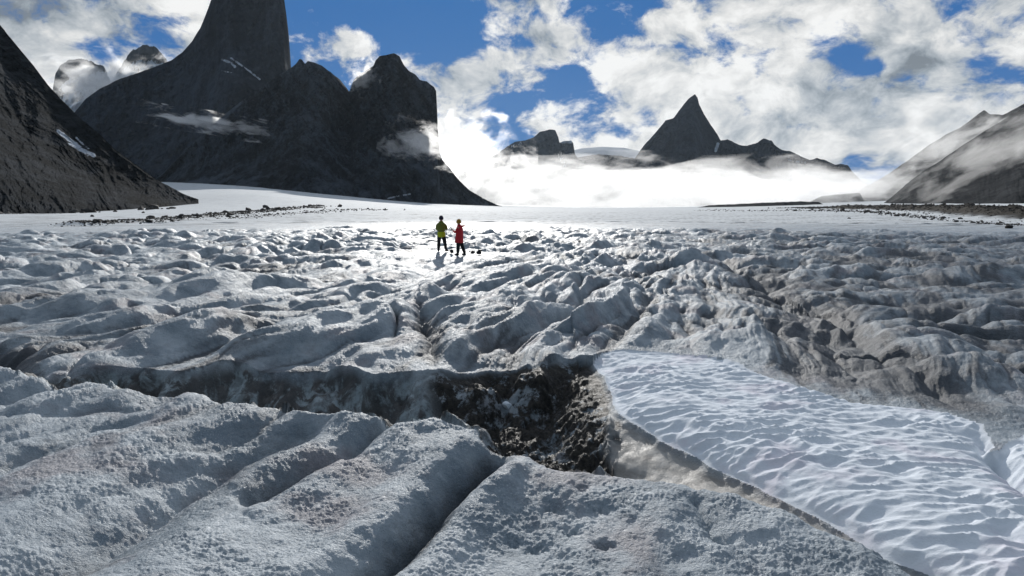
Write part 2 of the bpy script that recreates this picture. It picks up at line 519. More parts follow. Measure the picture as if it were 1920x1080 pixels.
    zk = z[k] + .13 * np.exp(-((dN - .15) / .8) ** 2) * (rr[k] < 12) * np.interp(tN * (len(NC) - 1), [0, 4, 7, 9, 12, 14, 17], [.2, .2, .9, 1.5, 1.2, .9, .3]) * (dF > dN)
    inS = inpoly(xk + jx, yk + jy, SNOW)
    dS, tS = pdist(xk + jx, yk + jy, SNOW_TOP)
    base = .34 + .05 * fbm(xk / 2.5, yk / 2.5, 2, 151)
    nb = np.where(inS, 1, np.exp(-(np.where(ins, np.where(xk > .6, dF, 9), dS) / .9) ** 2))
    zk = zk + ((base - .02 + .12 * (zk - base)) - zk) * nb * .97
    nl = np.exp(-(np.where(ins, 0, dF) / 1.7) ** 2) * (dF < dN + .4) * (xk < 1.2) * (1 - nb)
    zk = zk + ((.24 + .20 * fbm(xk / 1.2, yk / 1.2, 2, 39) + .42 * (zk - .27)) - zk) * nl
    zk -= dep
    bear = (xk + jx) / yk + .010 * fbm(xk / .3, yk / .3, 3, 37)
    debris = np.where(ins, sst(bear, -.150 + .05 * (dF / 1.5), -.10 + .05 * (dF / 1.5)) * (1 - sst(bear + .030 * fbm(xk / .25, yk / .6, 3, 38), .140 , .160)), 0) * sst(dF, -.02, .10)
    right = sst(xk / yk, .135, .160)
    icew = np.where(ins, 1., 0.) * (1 - debris) * (1 - right) * sst(dF, 0, .12)
    sand = np.where(ins, 1., 0.) * (1 - debris) * right * np.where(dF > 0, 1, 0) * sst(dF, -.02, .10)
    # lumpy debris
    lump = .17 * (billow(xk / .30, yk / .22, 4, 101, .55) - .2) + .022 * fbm(xk / .07, yk / .05, 3, 107, .6)
    zk += debris * sst(dF, 0, .5) * (lump * 1.3 + .22 * (billow(xk / .9, yk / .9, 2, 109) - .2))
    # fluted ice wall
    fl = fbm(xk / .50, yk / 2.2, 3, 111); zk += icew * (.34 * fl + .22 * (billow(xk / .5, yk / .4, 3, 113, .6) - .2)) * sst(dF, 0, .2)
    dk = d[k]
    wn = fbm(xk / .35, yk / .5, 4, 121)
    dk = np.where(ins, .30 + 1.1 * wn, dk + .5 * np.exp(-(dF / .18) ** 2) * (tF * nF < 11) * np.clip(.5 + 2 * wn, 0, 1))
    dk = np.where(debris > .3, .35, dk)
    dk = np.where(sand > .02, .30 + .35 * sst(dF, .0, .55) + .25 * fbm(xk / .5, yk / .25, 3, 141), dk)
    dk += .5 * np.exp(-(dN / .12) ** 2) * ((tN > .36) & (tN < .62)) * np.clip(.4 + 3 * wn, 0, 1)
    # snow
    dC, _ = pdist(xk + .3 * jx, yk, CREASE)
    edge = np.minimum(dS, dF)
    th = sst(edge, 0, .12)
    wX = .25 * fbm(xk / .9, yk / .9, 2, 161); wY = .14 * fbm(xk / .7, yk / .7, 2, 162)
    sx = (xk + .45 * yk) / .47 + wX; sy = (yk - .10 * xk) / .19 + wY * 2
    cups = 1 - np.abs(pn(sx, sy, 170)) * 1.9
    cups2 = 1 - np.abs(pn(sx * 1.9, sy * 1.7, 177)) * 1.9
    rip = .044 * cups + .016 * cups2
    rip *= sst(edge, 0.0, .14) * (.55 + .6 * sst(fbm(xk / 1.3, yk / 1.3, 2, 181), -.3, .3))
    zs = base + rip - .30 * np.exp(-dC / .12)
    mixs = np.where(inS, th, 0)
    zk = zk * (1 - mixs) + zs * mixs
    # rounded lip of the snow towards the trench
    zk -= np.where(inS | (ins & (xk / yk > .1)), sst(xk, 1.0, 2.0) * .10 * np.exp(-(dF / .5) ** 2) + .09 * np.exp(-(dF / .25) ** 2), 0)
    dk = np.where(inS, .0 + .22 * np.exp(-(edge / .05) ** 2), dk)
    z[k] = zk; d[k] = dk
    gr = np.where(inS | (sand > .3), 0, near[k])
    # granular rotten ice close by
    gm_ = .35 + 1.1 * sst(fbm(x / .7, y / .7, 3, 195), -.25, .3)
    g1 = gm_ * (.011 * fbm(x / .10, y / .10, 3, 191, .6) + .009 * fbm(x / .035, y / .035, 2, 197, .6))
    gm = (1 - sst(rr, 9, 22)) * 1.0
    gfull = gm.copy(); gfull[k] *= np.where(inS | (sand > .3), .06, 1)
    z += (g1 + .034 * (billow(x / .26, y / .26, 4, 193, .6) - .2)) * gfull
    # footprints broken into the near ice
    for fx, fy, rd, dp in [(1040, 930, .10, .05), (1010, 985, .09, .05), (1135, 985, .07, .10), (1130, 935, .08, .04), (1060, 1000, .09, .05), (1090, 905, .07, .04), (960, 975, .08, .04), (1075, 960, .08, .04)]:
        a, b = P(fx, fy, .45)
        q = np.exp(-(((x - a) / rd) ** 2 + ((y - b) / (rd * .8)) ** 2)) * (1 + 1.2 * fbm(x / .05, y / .05, 2, 199))
        z -= dp * q; d -= .5 * q * (rr < 14)
    dsn = np.zeros(x.shape); dsn[k] = np.where(inS, 1., 0.)
    drg = np.zeros(x.shape); drg[k] = debris
    dwl = np.zeros(x.shape); dwl[k] = icew
    dsa = np.zeros(x.shape); dsa[k] = sand
    out_z[m] = z; dirt_shade[m] = d; snow[m] = dsn; rough[m] = drg; wall[m] = dwl; sil[m] = dsa
    # ---- far surface
    mf = r > 85
    if mf.any():
        x, y, rr = X[mf], Y[mf], r[mf]
        fz = far_z(x, y)
        # melt furrows fanning across the flat ice
        ang = .55
        fu = x * math.cos(ang) + y * math.sin(ang); fv = -x * math.sin(ang) + y * math.cos(ang)
        sc = np.clip(rr / 150, .7, 8)
        fz += (.34 * billow(fu / 14 + fbm(x / 30, y / 30, 2, 203), fv / 3.2, 3, 201) + .10 * fbm(x / 5, y / 9, 3, 207)) * np.clip(1 - (rr - 300) / 900, 0, 1)
        fz += .9 * fbm(x / 60, y / 90, 3, 211) * sst(rr, 150, 500)
        # moraine ridges
        dm, tm = pdist(x, y, MOR_R)
        fz += 3.2 * np.exp(-(dm / (4.2 + rr * .014)) ** 2) * (0.7 + .5 * fbm(x / 4, y / 6, 3, 221)) * np.clip(tm * 5, .15, 1)
        df = np.zeros(x.shape)
        dl, tl = pdist(x, y, MOR_L)
        fz += .55 * np.exp(-(dl / (1.6 + rr * .004)) ** 2)
        dl2, _ = pdist(x, y, MOR_L2)
        df += .5 * np.exp(-(dl2 / (1.6 + rr * .004)) ** 2) * sst(fbm(x / 2.5, y / 5, 3, 233), -.1, .25)
        df += .06 + 1.2 * sst(billow(fu / 26, fv / 2.6, 3, 239), .30, .05) * np.clip(1.2 - rr / 420, 0, 1) * .5 + .45 * fbm(fu / 20, fv / 3, 4, 235) + .25 * sst(fbm(fu / 60, fv / 6, 3, 237), .1, .5)
        band = np.clip(1.25 * np.exp(-((dm + 2 * fbm(x / 5, y / 5, 3, 241)) / (5.0 + rr * .016)) ** 6) + .9 * np.exp(-(dl / (1.2 + rr * .007)) ** 2) * sst(fbm(x / 1.6, y / 3, 3, 231), -.2, .12), 0, 1)
        rough[mf] = band
        bl = sst(rr, 88, 120)
        out_z[mf] = out_z[mf] * (1 - bl) + fz * bl
        dirt_shade[mf] = dirt_shade[mf] * (1 - bl) + df * bl
    dirt_shade = np.where(r > 100, np.maximum(dirt_shade, rough), dirt_shade)
    return out_z, np.clip(dirt_shade, 0, 1.2), snow, rough, wall, sil


def zat(x, y):
    return float(ice(np.array([x]), np.array([y]))[0][0])


# bearings: dense in view, loose behind; distances: dense near
azs = np.concatenate([np.linspace(-180, -62, 60, endpoint=False), np.linspace(-62, -42, 110, endpoint=False), np.linspace(-42, 42, 1250, endpoint=False),
                      np.linspace(42, 62, 110, endpoint=False), np.linspace(62, 180, 61)])
azs = np.radians(azs)
q = np.linspace(0, 1, 980)
rs_near = 1 / np.linspace(1 / 3.6, 1 / 125, 560)
rs_log = np.exp(np.linspace(math.log(3.6), math.log(125), 520))
rs = np.unique(np.concatenate([[0.05, 1.0, 2.0, 2.8, 3.2], rs_near, rs_log, np.exp(np.linspace(math.log(126), math.log(1500), 260)), np.exp(np.linspace(math.log(1520), math.log(13000), 60))]))
A_, R_ = np.meshgrid(azs, rs)
GX, GY = R_ * np.sin(A_), R_ * np.cos(A_)
gz, gd, gs, gr_, gw, gsd = ice(GX.ravel(), GY.ravel())
verts = np.stack([GX.ravel(), GY.ravel(), gz], -1)
faces = grid_faces(len(rs), len(azs))


def nmat(name):
    m = bpy.data.materials.new(name)
    m.use_nodes = True
    m.node_tree.nodes.clear()
    n = NT(m.node_tree)
    o = n.new('ShaderNodeOutputMaterial')
    b = n.new('ShaderNodeBsdfPrincipled')
    n.l.new(b.outputs[0], o.inputs[0])
    return m, n, b, o


def ice_material():
    m, n, b, o = nmat('ice')
    g = n.new('ShaderNodeNewGeometry').outputs['Position']
    dirt_shade = n.attr('dirt_shade'); debris = n.attr('debris'); wall = n.attr('wall'); sand = n.attr('sand')
    fine = n.noise(g, 9.0, 6, .65)
    grain = n.noise(g, 60.0, 4, .7)
    patch = n.noise(g, 1.3, 5, .6)
    mauve = n.noise(n.v('ADD', g, (5, 9, 2)), .8, 4, .6)
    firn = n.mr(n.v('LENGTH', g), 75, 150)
    dfac = n.m('ADD', dirt_shade, n.m('MULTIPLY', n.m('SUBTRACT', fine, .5), .75))
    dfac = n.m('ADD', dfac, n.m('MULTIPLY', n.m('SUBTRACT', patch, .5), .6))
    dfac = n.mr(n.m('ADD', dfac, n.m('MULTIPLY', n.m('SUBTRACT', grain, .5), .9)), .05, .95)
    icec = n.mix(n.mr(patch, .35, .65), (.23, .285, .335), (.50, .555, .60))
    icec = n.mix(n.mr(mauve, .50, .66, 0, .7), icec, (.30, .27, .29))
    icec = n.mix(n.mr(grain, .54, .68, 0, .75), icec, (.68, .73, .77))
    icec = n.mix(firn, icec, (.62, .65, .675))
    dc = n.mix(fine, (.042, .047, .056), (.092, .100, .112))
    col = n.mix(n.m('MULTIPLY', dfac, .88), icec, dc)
    # dark wet grit among the lumps of ice
    gritc = n.mix(n.mr(n.noise(g, 14.0, 5, .7), .35, .65), (.010, .010, .010), (.050, .044, .036))
    lumps = n.m('ADD', n.noise(n.v('ADD', g, (3, 3, 3)), 3.2, 7, .72), n.m('MULTIPLY', n.m('SUBTRACT', n.noise(g, .9, 2, .5), .5), .5))
    dbf = n.m('MULTIPLY', debris, n.m('MAXIMUM', n.mr(lumps, .64, .54), firn))
    col = n.mix(dbf, col, gritc)
    # ice wall: blue-white ice between brown runs
    runs = n.noise(n.v('MULTIPLY', g, (1.0, .8, .7)), 2.3, 7, .68, .6)
    wc = n.mix(n.mr(runs, .46, .58), (.055, .050, .045), (.46, .54, .58))
    wc = n.mix(n.mr(n.noise(g, 7.0, 5, .65), .4, .6, 0, .55), wc, (.10, .085, .075))
    col = n.mix(n.m('MULTIPLY', wall, .85), col, wc)
    sandc = n.mix(n.mr(n.noise(n.v('MULTIPLY', g, (1, 1, 5)), 2.2, 5, .55), .25, .75), (.50, .48, .45), (.24, .22, .195))
    sandc = n.mix(n.mr(fine, .52, .68, 0, .20), sandc, (.09, .08, .07))
    col = n.mix(n.m('MULTIPLY', sand, .85), col, sandc)
    n.l.new(col, b.inputs['Base Color'])
    n.l.new(n.m('ADD', n.mr(grain, .3, .7, .40, .75), n.m('MULTIPLY', firn, .25)), b.inputs['Roughness'])
    n.l.new(n.m('SUBTRACT', .36, n.m('MULTIPLY', firn, .31)), b.inputs['Specular IOR Level'])
    # bump only: crystals near, coarser rotten ice
    dist = n.v('LENGTH', g)
    nf = n.mr(dist, 4, 40, 1.0, .25)
    mid = n.m('MULTIPLY', n.mr(dist, 8, 16), n.m('MULTIPLY', n.noise(g, 3.0, 6, .68), .09))
    bh = n.m('ADD', n.m('ADD', n.m('MULTIPLY', n.noise(g, 50.0, 3, .7), .022), n.m('MULTIPLY', n.noise(g, 6.0, 6, .65), .030)), mid)
    bh = n.m('ADD', bh, n.m('MULTIPLY', n.noise(g, 14.0, 5, .7), .02))
    bp = n.new('ShaderNodeBump')
    bp.inputs['Distance'].default_value = 1.0
    n.set(bp.inputs['Strength'], n.m('MULTIPLY', n.m('SUBTRACT', 1.0, n.m('MULTIPLY', sand, .75)), .85))
    n.l.new(bh, bp.inputs['Height'])
    n.l.new(bp.outputs[0], b.inputs['Normal'])
    return m


def snow_material():
    m, n, b, o = nmat('snow')
    g = n.new('ShaderNodeNewGeometry').outputs['Position']
    pink = n.noise(g, 1.1, 4, .6)
    col = n.mix(n.mr(pink, .50, .70, 0, .7), (.84, .89, .95), (.80, .75, .83))
    col = n.mix(n.m('MULTIPLY', n.attr('dirt_shade'), .8), col, (.25, .23, .21))
    n.l.new(col, b.inputs['Base Color'])
    b.inputs['Roughness'].default_value = .85
    b.inputs['Specular IOR Level'].default_value = .12
    bp = n.new('ShaderNodeBump'); bp.inputs['Distance'].default_value = 1.0; bp.inputs['Strength'].default_value = .5
    n.l.new(n.m('ADD', n.m('MULTIPLY', n.noise(g, 55.0, 4, .7), .009), n.m('MULTIPLY', n.noise(g, 9, 6, .7), .022)), bp.inputs['Height'])
    n.l.new(bp.outputs[0], b.inputs['Normal'])
    return m


ICE = ice_material()
SNOWM = snow_material()
fs = gs[faces].mean(1) > .5


def sub_mesh(name, mask, mat):
    f = faces[mask]
    idx, inv = np.unique(f, return_inverse=True)
    return mesh_obj(name, verts[idx], inv.reshape(f.shape), mat, attrs={'dirt_shade': gd[idx], 'debris': gr_[idx], 'wall': gw[idx], 'sand': gsd[idx]})


# faces wind so that normals point up
faces = faces[:, ::-1]
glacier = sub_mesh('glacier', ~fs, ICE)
tag(glacier, 'hummocky grey and white glacier ice filling the valley floor', 'glacier', kind='structure')
snow_o = sub_mesh('snow', fs, SNOWM)
tag(snow_o, 'clean rippled snow patch beside the dark debris pit', 'snow patch', kind='structure')


# ------------------------------------------------------------------ mountains
def rock_material(name, c1, c2, scale, bump, vert=0.35, snowc=(.55, .60, .68), diag=30):
    m, n, b, o = nmat(name)
    g = n.new('ShaderNodeNewGeometry').outputs['Position']
    gs_ = n.v('MULTIPLY', g, (1, 1, vert))
    a = n.noise(gs_, 1 / scale, 8, .62, .4)
    s = n.noise(n.v('MULTIPLY', g, (1, .6, .12)), 1 / (scale * .28), 5, .65)
    f = n.noise(g, 1 / (scale * .07), 5, .7)
    rot = n.new('ShaderNodeVectorRotate', rotation_type='AXIS_ANGLE')
    n.l.new(g, rot.inputs['Vector']); rot.inputs['Axis'].default_value = (0, 1, 0); rot.inputs['Angle'].default_value = R(diag)
    dg = n.noise(n.v('MULTIPLY', rot.outputs[0], (1, .3, .10)), 1 / (scale * .16), 6, .68, .5)
    k = n.m('ADD', n.m('MULTIPLY', a, .36), n.m('ADD', n.m('MULTIPLY', s, .20), n.m('ADD', n.m('MULTIPLY', f, .18), n.m('MULTIPLY', dg, .26))))
    col = n.mix(n.mr(k, .44, .60), c1, c2)
    sn = n.mr(n.m('ADD', n.attr('snow'), n.m('MULTIPLY', n.m('SUBTRACT', n.noise(gs_, 1 / (scale * .12), 6, .75), .5), 2.4)), .62, .80)
    col = n.mix(sn, col, snowc)
    n.l.new(col, b.inputs['Base Color'])
    b.inputs['Roughness'].default_value = 1
    b.inputs['Specular IOR Level'].default_value = .04
    bp = n.new('ShaderNodeBump'); bp.inputs['Distance'].default_value = bump; bp.inputs['Strength'].default_value = .9
    n.l.new(n.m('ADD', k, n.m('MULTIPLY', f, .25)), bp.inputs['Height'])
    n.l.new(bp.outputs[0], b.inputs['Normal'])
    return m


def mountain(name, crest, base, Yc, Yb, mat, ncol=520, nrow=200, cliff=1.6, relief=30., gully=60., jag=2.0, seed=0, back=700, snow=(), slant=0.0, talus=0.0, label='', foot=None, bumps=()):
    """crest and base: view outlines at distances Yc and Yb (numbers or lists over the same px)"""
    crest = np.array(crest, float); base = np.array(base, float)
    px = np.linspace(crest[0, 0], crest[-1, 0], ncol)
    pyc = np.interp(px, crest[:, 0], crest[:, 1])
    pyb = np.interp(px, base[:, 0], base[:, 1])
    yc = np.interp(px, *np.array(Yc, float).T) if not np.isscalar(Yc) else np.full(ncol, float(Yc))
    yb = np.interp(px, *np.array(Yb, float).T) if not np.isscalar(Yb) else np.full(ncol, float(Yb))
    rx = ray(px, pyc)[0]
    pyc = pyc + jag * (fbm(px / 14, px * 0 + seed, 5, seed, .62)) - jag * .3
    dxc, dzc = ray(px, pyc); dxb, dzb = ray(px, pyb)
    zc = CZ + dzc * yc; zb = np.minimum(CZ + dzb * yb, zc - 4)
    v = np.linspace(0, 1, nrow)[:, None]
    g = (v ** cliff) * (1 - talus) + talus * sst(v, .55, 1.0) * v
    Z = zc + (zb - zc) * v
    YY = yc - (yc - yb) * g
    bear = (rx)[None, :] + 0 * v
    s_ = bear * yc.mean()                        # metres across
    hgt = Z
    w1 = fbm(s_ / (gully * 2.5), hgt / (gully * 3), 3, seed + 5)
    su = (s_ + slant * hgt) / gully + w1 * 1.2
    n1 = billow(su, hgt / (gully * 3.6), 4, seed + 9, .55)
    n2 = fbm(s_ / (gully * .55), hgt / (gully * .5), 5, seed + 17, .6)
    n3 = billow((s_ + slant * 1.4 * hgt) / (gully * .22) + 3 * w1 + n2, hgt / (gully * .7), 3, seed + 27, .6)
    n4 = billow(s_ / (gully * .9) + n2, (hgt - .6 * s_) / (gully * .5), 4, seed + 37, .6)
    env = sst(v, 0, .06)
    dY = (relief * 2.0 * (n1 - .2) + relief * 1.0 * n2 + relief * .5 * (n3 - .2) + relief * .9 * (n4 - .2)) * env
    for (bpx, bpy, brx, bry, amp) in bumps:
        pyv = pyc + (pyb - pyc) * v
        dY = dY + amp * np.exp(-(((px[None, :] - bpx) / brx) ** 2 + ((pyv - bpy) / bry) ** 2))
    YY = YY - dY
    # keep the outline: heights stay as bearing-wise planned, front relief moves towards the viewer
    el_ = (Z - CZ) / (yc - (yc - yb) * g)
    Zf = CZ + el_ * YY
    Xf = bear * YY
    sn = np.zeros(Xf.shape)
    pyv = pyc + (pyb - pyc) * v; pxv = px[None, :] + 0 * v
    for (pts, wd, amt) in snow:
        d_, t_ = pdist(pxv, pyv, np.array(pts, float))
        sn = np.maximum(sn, amt * (1 - sst(d_, wd * .4, wd * 1.6)))
    # the far side, falling away behind
    vb = np.linspace(0, 1, 40)[1:, None]
    Yk = yc + back * vb ** 1.1 + 0 * vb
    Zk = zc + (zb - zc) * vb ** .9
    Xk = bear[0] * yc + (bear[0] * 0) + (bear[0] * (Yk - yc))
    Xa = np.vstack([Xk[::-1], Xf]); Ya = np.vstack([Yk[::-1], YY]); Za = np.vstack([Zk[::-1], Zf])
    sa = np.vstack([np.zeros(Xk.shape), sn])
    # skirt under the foot
    Xa = np.vstack([Xa, Xa[-1:]]); Ya = np.vstack([Ya, Ya[-1:] - 5]); Za = np.vstack([Za, Za[-1:] - 120]); sa = np.vstack([sa, sa[-1:]])
    nr, nc = Xa.shape
    o = mesh_obj(name, np.stack([Xa.ravel(), Ya.ravel(), Za.ravel()], -1), grid_faces(nr, nc)[:, ::-1], mat, attrs={'snow': sa.ravel()})
    tag(o, label, 'mountain', kind='structure')
    return o


ROCK_T = rock_material('tower_rock', (.006, .011, .020), (.036, .050, .074), 220, 18, .22, diag=6)
ROCK_M = rock_material('slab_rock', (.005, .008, .013), (.080, .100, .130), 150, 34, .3, diag=38)
ROCK_L = rock_material('scree_rock', (.004, .006, .008), (.036, .042, .050), 50, 9, .9, diag=-48)
ROCK_P = rock_material('peak_rock', (.012, .020, .034), (.045, .060, .085), 260, 40, .5, (.62, .68, .76))
ROCK_R = rock_material('valley_side_rock', (.008, .010, .013), (.036, .039, .043), 70, 12, .6)
ROCK_S = rock_material('snowy_rock', (.012, .018, .026), (.05, .06, .075), 400, 40, .5, (.72, .77, .85))

mountain('mountain', [(20, 400), (100, 260), (160, 186), (185, 168), (225, 148), (262, 136), (300, 122), (322, 113), (342, 98), (360, 78), (376, 52), (388, 22), (396, 0), (402, -30), (425, -62), (500, -66), (528, -40), (533, 0), (537, 28), (541, 60), (544, 100), (546, 130), (551, 190), (575, 260), (640, 320), (760, 385)],
         [(20, 400), (200, 370), (400, 372), (760, 400)], 3300, 2500, ROCK_T, cliff=1.5, relief=42, gully=110, jag=1.2, seed=3, ncol=560, nrow=240, back=600,
         snow=[([(410, 124), (425, 132), (432, 140)], 3.0, .9), ([(425, 122), (448, 140), (478, 165)], 2.2, 1.0), ([(408, 146), (425, 152)], 2, .7)],
         bumps=[(440, 200, 90, 60, 160), (520, 60, 30, 200, 40)], label='huge sheer dark rock tower rising out of the top of the picture')
mountain('mountain', [(150, 425), (300, 330), (360, 270), (420, 215), (480, 170), (520, 142), (545, 128), (555, 120), (562, 111), (566, 112), (572, 120), (578, 115), (590, 118), (604, 124), (620, 136), (640, 152), (655, 172), (663, 150), (680, 137), (700, 124), (704, 114), (712, 106), (726, 103), (739, 100), (749, 106), (757, 122), (766, 133), (779, 140), (787, 150), (800, 153), (807, 159), (814, 164), (818, 172), (819, 196), (820, 212), (820.5, 240), (823, 262), (824, 284), (829, 300), (845, 318), (862, 340), (880, 357), (905, 372), (930, 384), (955, 391), (985, 397)],
         [(150, 430), (330, 372), (450, 378), (560, 385), (700, 398), (985, 402)], 2500, [(150, 1750), (560, 1850), (700, 2000), (985, 2350)], ROCK_M, cliff=1.7, relief=34, gully=70, jag=1.8, seed=31, ncol=820, nrow=300, back=500, slant=-.35, talus=.25,
         bumps=[(560, 300, 70, 90, 90), (720, 330, 110, 60, 40), (640, 220, 22, 80, -120), (300, 330, 90, 60, -80)],
         snow=[([(765, 368), (740, 372), (722, 376)], 1.6, .8)], label='massif of dark slabs with a flat-topped cliff dropping on its right')
mountain('mountain', [(-420, -420), (-200, -180), (-60, -30), (0, 47), (30, 84), (62, 122), (90, 160), (120, 192), (150, 222), (185, 250), (215, 280), (250, 306), (290, 335), (325, 354), (348, 366), (372, 374)],
         [(-420, 440), (0, 405), (200, 398), (372, 388)], [(-420, 900), (0, 900), (372, 620)], [(-420, 260), (0, 420), (200, 520), (372, 580)], ROCK_L, cliff=1.25, relief=9, gully=46, jag=1.6, seed=55, ncol=620, nrow=320, back=400, slant=.9, talus=.2,
         snow=[([(104, 262), (130, 278), (150, 292), (172, 300)], 5.5, .95), ([(140, 268), (165, 290)], 3, .7), ([(125, 284), (160, 300)], 4, .9)], label='steep dark scree slope at the left edge with a small snow patch')
mountain('mountain', [(60, 260), (95, 190), (104, 140), (112, 124), (128, 114), (152, 113), (172, 116), (195, 128), (212, 160), (240, 200), (300, 260)], [(60, 330), (300, 330)], 6200, 5400, ROCK_S, cliff=1.2, relief=90, gully=150, jag=6, seed=71, ncol=200, nrow=120,
         snow=[([(125, 170), (160, 155), (200, 150)], 18, .95), ([(140, 200), (200, 190), (240, 200)], 40, .9)], label='snowy rounded peak wrapped in cloud at the left')
mountain('mountain', [(170, 240), (205, 165), (222, 132), (236, 112), (243, 100), (262, 90), (275, 84), (288, 88), (298, 98), (312, 112), (330, 150), (400, 220)], [(170, 330), (400, 330)], 5600, 4800, ROCK_S, cliff=1.2, relief=80, gully=120, jag=7, seed=77, ncol=220, nrow=120,
         snow=[([(225, 150), (260, 128), (300, 130)], 16, .9)], label='small dark peak poking from cloud between the left slope and the tower')
mountain('mountain', [(860, 330), (900, 305), (935, 287), (956, 272), (965, 266), (985, 264), (1000, 258), (1012, 248), (1030, 243), (1041, 244), (1047, 258), (1049, 268), (1056, 265), (1071, 264), (1075, 270), (1078, 290), (1100, 315), (1160, 360)], [(860, 392), (1160, 392)], 7000, 6200, ROCK_P, cliff=1.4, relief=60, gully=150, jag=1.5, seed=91, ncol=300, nrow=140,
         snow=[([(1052, 265), (1070, 266)], 4, 1.0), ([(960, 275), (975, 268)], 4, .6), ([(1050, 290), (1060, 320)], 6, .6)], label='flat-topped block peak above the fog left of the pointed peak')
mountain('mountain', [(1040, 330), (1080, 296), (1120, 290), (1160, 292), (1190, 298), (1208, 272), (1225, 254), (1243, 232), (1248, 226), (1263, 222), (1275, 205), (1290, 187), (1297, 181), (1303, 177), (1308, 184), (1311, 196), (1320, 214), (1333, 236), (1345, 252), (1351, 264), (1364, 262), (1385, 272), (1400, 274), (1420, 268), (1432, 260), (1447, 264), (1452, 272), (1462, 280), (1470, 283), (1482, 284), (1500, 293), (1518, 300), (1532, 297), (1550, 302), (1566, 310), (1576, 308), (1590, 310), (1598, 322), (1612, 336), (1640, 352), (1690, 378)], [(1040, 392), (1690, 392)], 5200, [(1040, 4700), (1300, 4500), (1690, 4700)], ROCK_P, cliff=1.35, relief=48, gully=120, jag=1.8, seed=101, ncol=700, nrow=220,
         snow=[([(1347, 270), (1343, 285)], 3.0, 1.0), ([(1480, 300), (1510, 306)], 3, .7)], bumps=[(1300, 260, 30, 80, 120)], label='sharply pointed dark peak with a long ridge trailing to its right')
ICECAP = rock_material('ice_cap', (.30, .34, .40), (.42, .46, .52), 500, 5, .5)
mountain('ice_cap', [(1000, 304), (1060, 286), (1090, 279), (1130, 276), (1170, 278), (1210, 286), (1280, 308)], [(1000, 350), (1280, 350)], 11000, 8500, ICECAP, cliff=.6, relief=15, gully=300, jag=.2, seed=111, ncol=120, nrow=60, label='low white dome of the ice cap between two far peaks')
mountain('mountain', [(1560, 398), (1620, 352), (1660, 330), (1700, 303), (1742, 272), (1775, 252), (1800, 240), (1815, 229), (1832, 216), (1845, 206), (1856, 214), (1880, 216), (1930, 190), (2050, 120), (2300, 20)], [(1560, 398), (1700, 392), (2300, 392)], 3400, 2800, ROCK_R, cliff=1.2, relief=30, gully=90, jag=1.4, seed=121, ncol=360, nrow=160, slant=.6, label='farther right valley side half lost in cloud')
mountain('mountain', [(1600, 398), (1650, 386), (1672, 370), (1700, 345), (1730, 322), (1760, 304), (1800, 276), (1840, 250), (1880, 226), (1920, 203), (2050, 120), (2300, -40)], [(1600, 398), (1700, 392), (1920, 388), (2300, 388)], 1900, [(1600, 1700), (1920, 1000), (2300, 800)], ROCK_R, cliff=1.15, relief=16, gully=45, jag=1.4, seed=131, ncol=560, nrow=260, slant=.7, talus=.1, label='near right valley side of scree with cloud across it')
mountain('mountain', [(1260, 398), (1330, 385), (1380, 383), (1440, 380), (1500, 378), (1535, 379), (1560, 392)], [(1260, 400), (1560, 400)], 2300, 2150, ROCK_R, cliff=1.1, relief=8, gully=50, jag=1.0, seed=141, ncol=160, nrow=30, back=200, label='low dark rock bar under the fog')
mountain('mountain', [(1500, 388), (1540, 368), (1580, 364), (1612, 362), (1622, 380)], [(1500, 392), (1622, 392)], 3000, 2900, ROCK_R, cliff=1.1, relief=8, gully=60, jag=1.0, seed=151, ncol=100, nrow=30, back=150, label='low dark bluff at the right end of the fog')


# ------------------------------------------------------------------ boulders and rubble
def boulder_mesh(name, seed, sub=3, sq=.7):
    r_ = random.Random(seed)
    bm = bmesh.new()
    bmesh.ops.create_icosphere(bm, subdivisions=sub, radius=1.0)
    off = Vector((r_.random() * 50, r_.random() * 50, r_.random() * 50))
    cuts = [(Vector((r_.uniform(-1, 1), r_.uniform(-1, 1), r_.uniform(-.6, 1))).normalized(), r_.uniform(.45, .8)) for _ in range(9)]
    for v in bm.verts:
        p = v.co * (1 + .35 * mnoise.fractal(v.co * .9 + off, .8, 2, 3))
        for nrm, d in cuts:
            e = p.dot(nrm) - d
            if e > 0: p = p - nrm * e * .9
        p = p * (1 + .06 * mnoise.noise(v.co * 4 + off))
        v.co = Vector((p.x * r_.uniform(.98, 1.02), p.y * .85, p.z * sq))
    return bm


m, n, b, o_ = nmat('boulder_rock')
g_ = n.new('ShaderNodeNewGeometry').outputs['Position']
n.l.new(n.mix(n.noise(g_, 1.3, 6, .7), (.012, .012, .012), (.055, .050, .046)), b.inputs['Base Color'])
b.inputs['Roughness'].default_value = .85
BOULDER = m
variants = []
for i in range(7):
    o = bm_obj('boulder', boulder_mesh('boulder', 300 + i), BOULDER, smooth=False)
    variants.append(o)
used = set()


def put_boulder(x, y, size, label, group=None):
    i = random.randrange(7)
    src = variants[i]
    if i in used:
        o = src.copy(); SC.collection.objects.link(o)
    else:
        o = src; used.add(i)
    for k_ in ('label', 'category', 'group'):
        if k_ in o: del o[k_]
    s_ = size / 2
    o.scale = (s_ * random.uniform(.85, 1.25), s_ * random.uniform(.8, 1.1), s_ * random.uniform(.7, 1.15))
    o.rotation_euler = (random.uniform(-.3, .3), random.uniform(-.3, .3), random.uniform(0, 6.28))
    o.location = (x, y, zat(x, y) + s_ * .28)
    tag(o, label, 'boulder', group)
    return o


def far_px(px, Y):
    return float(ray(px, 400)[0]) * Y, Y


def along(pl, t):
    n_ = len(pl) - 1
    i = min(int(t * n_), n_ - 1); f = t * n_ - i
    return pl[i] * (1 - f) + pl[i + 1] * f


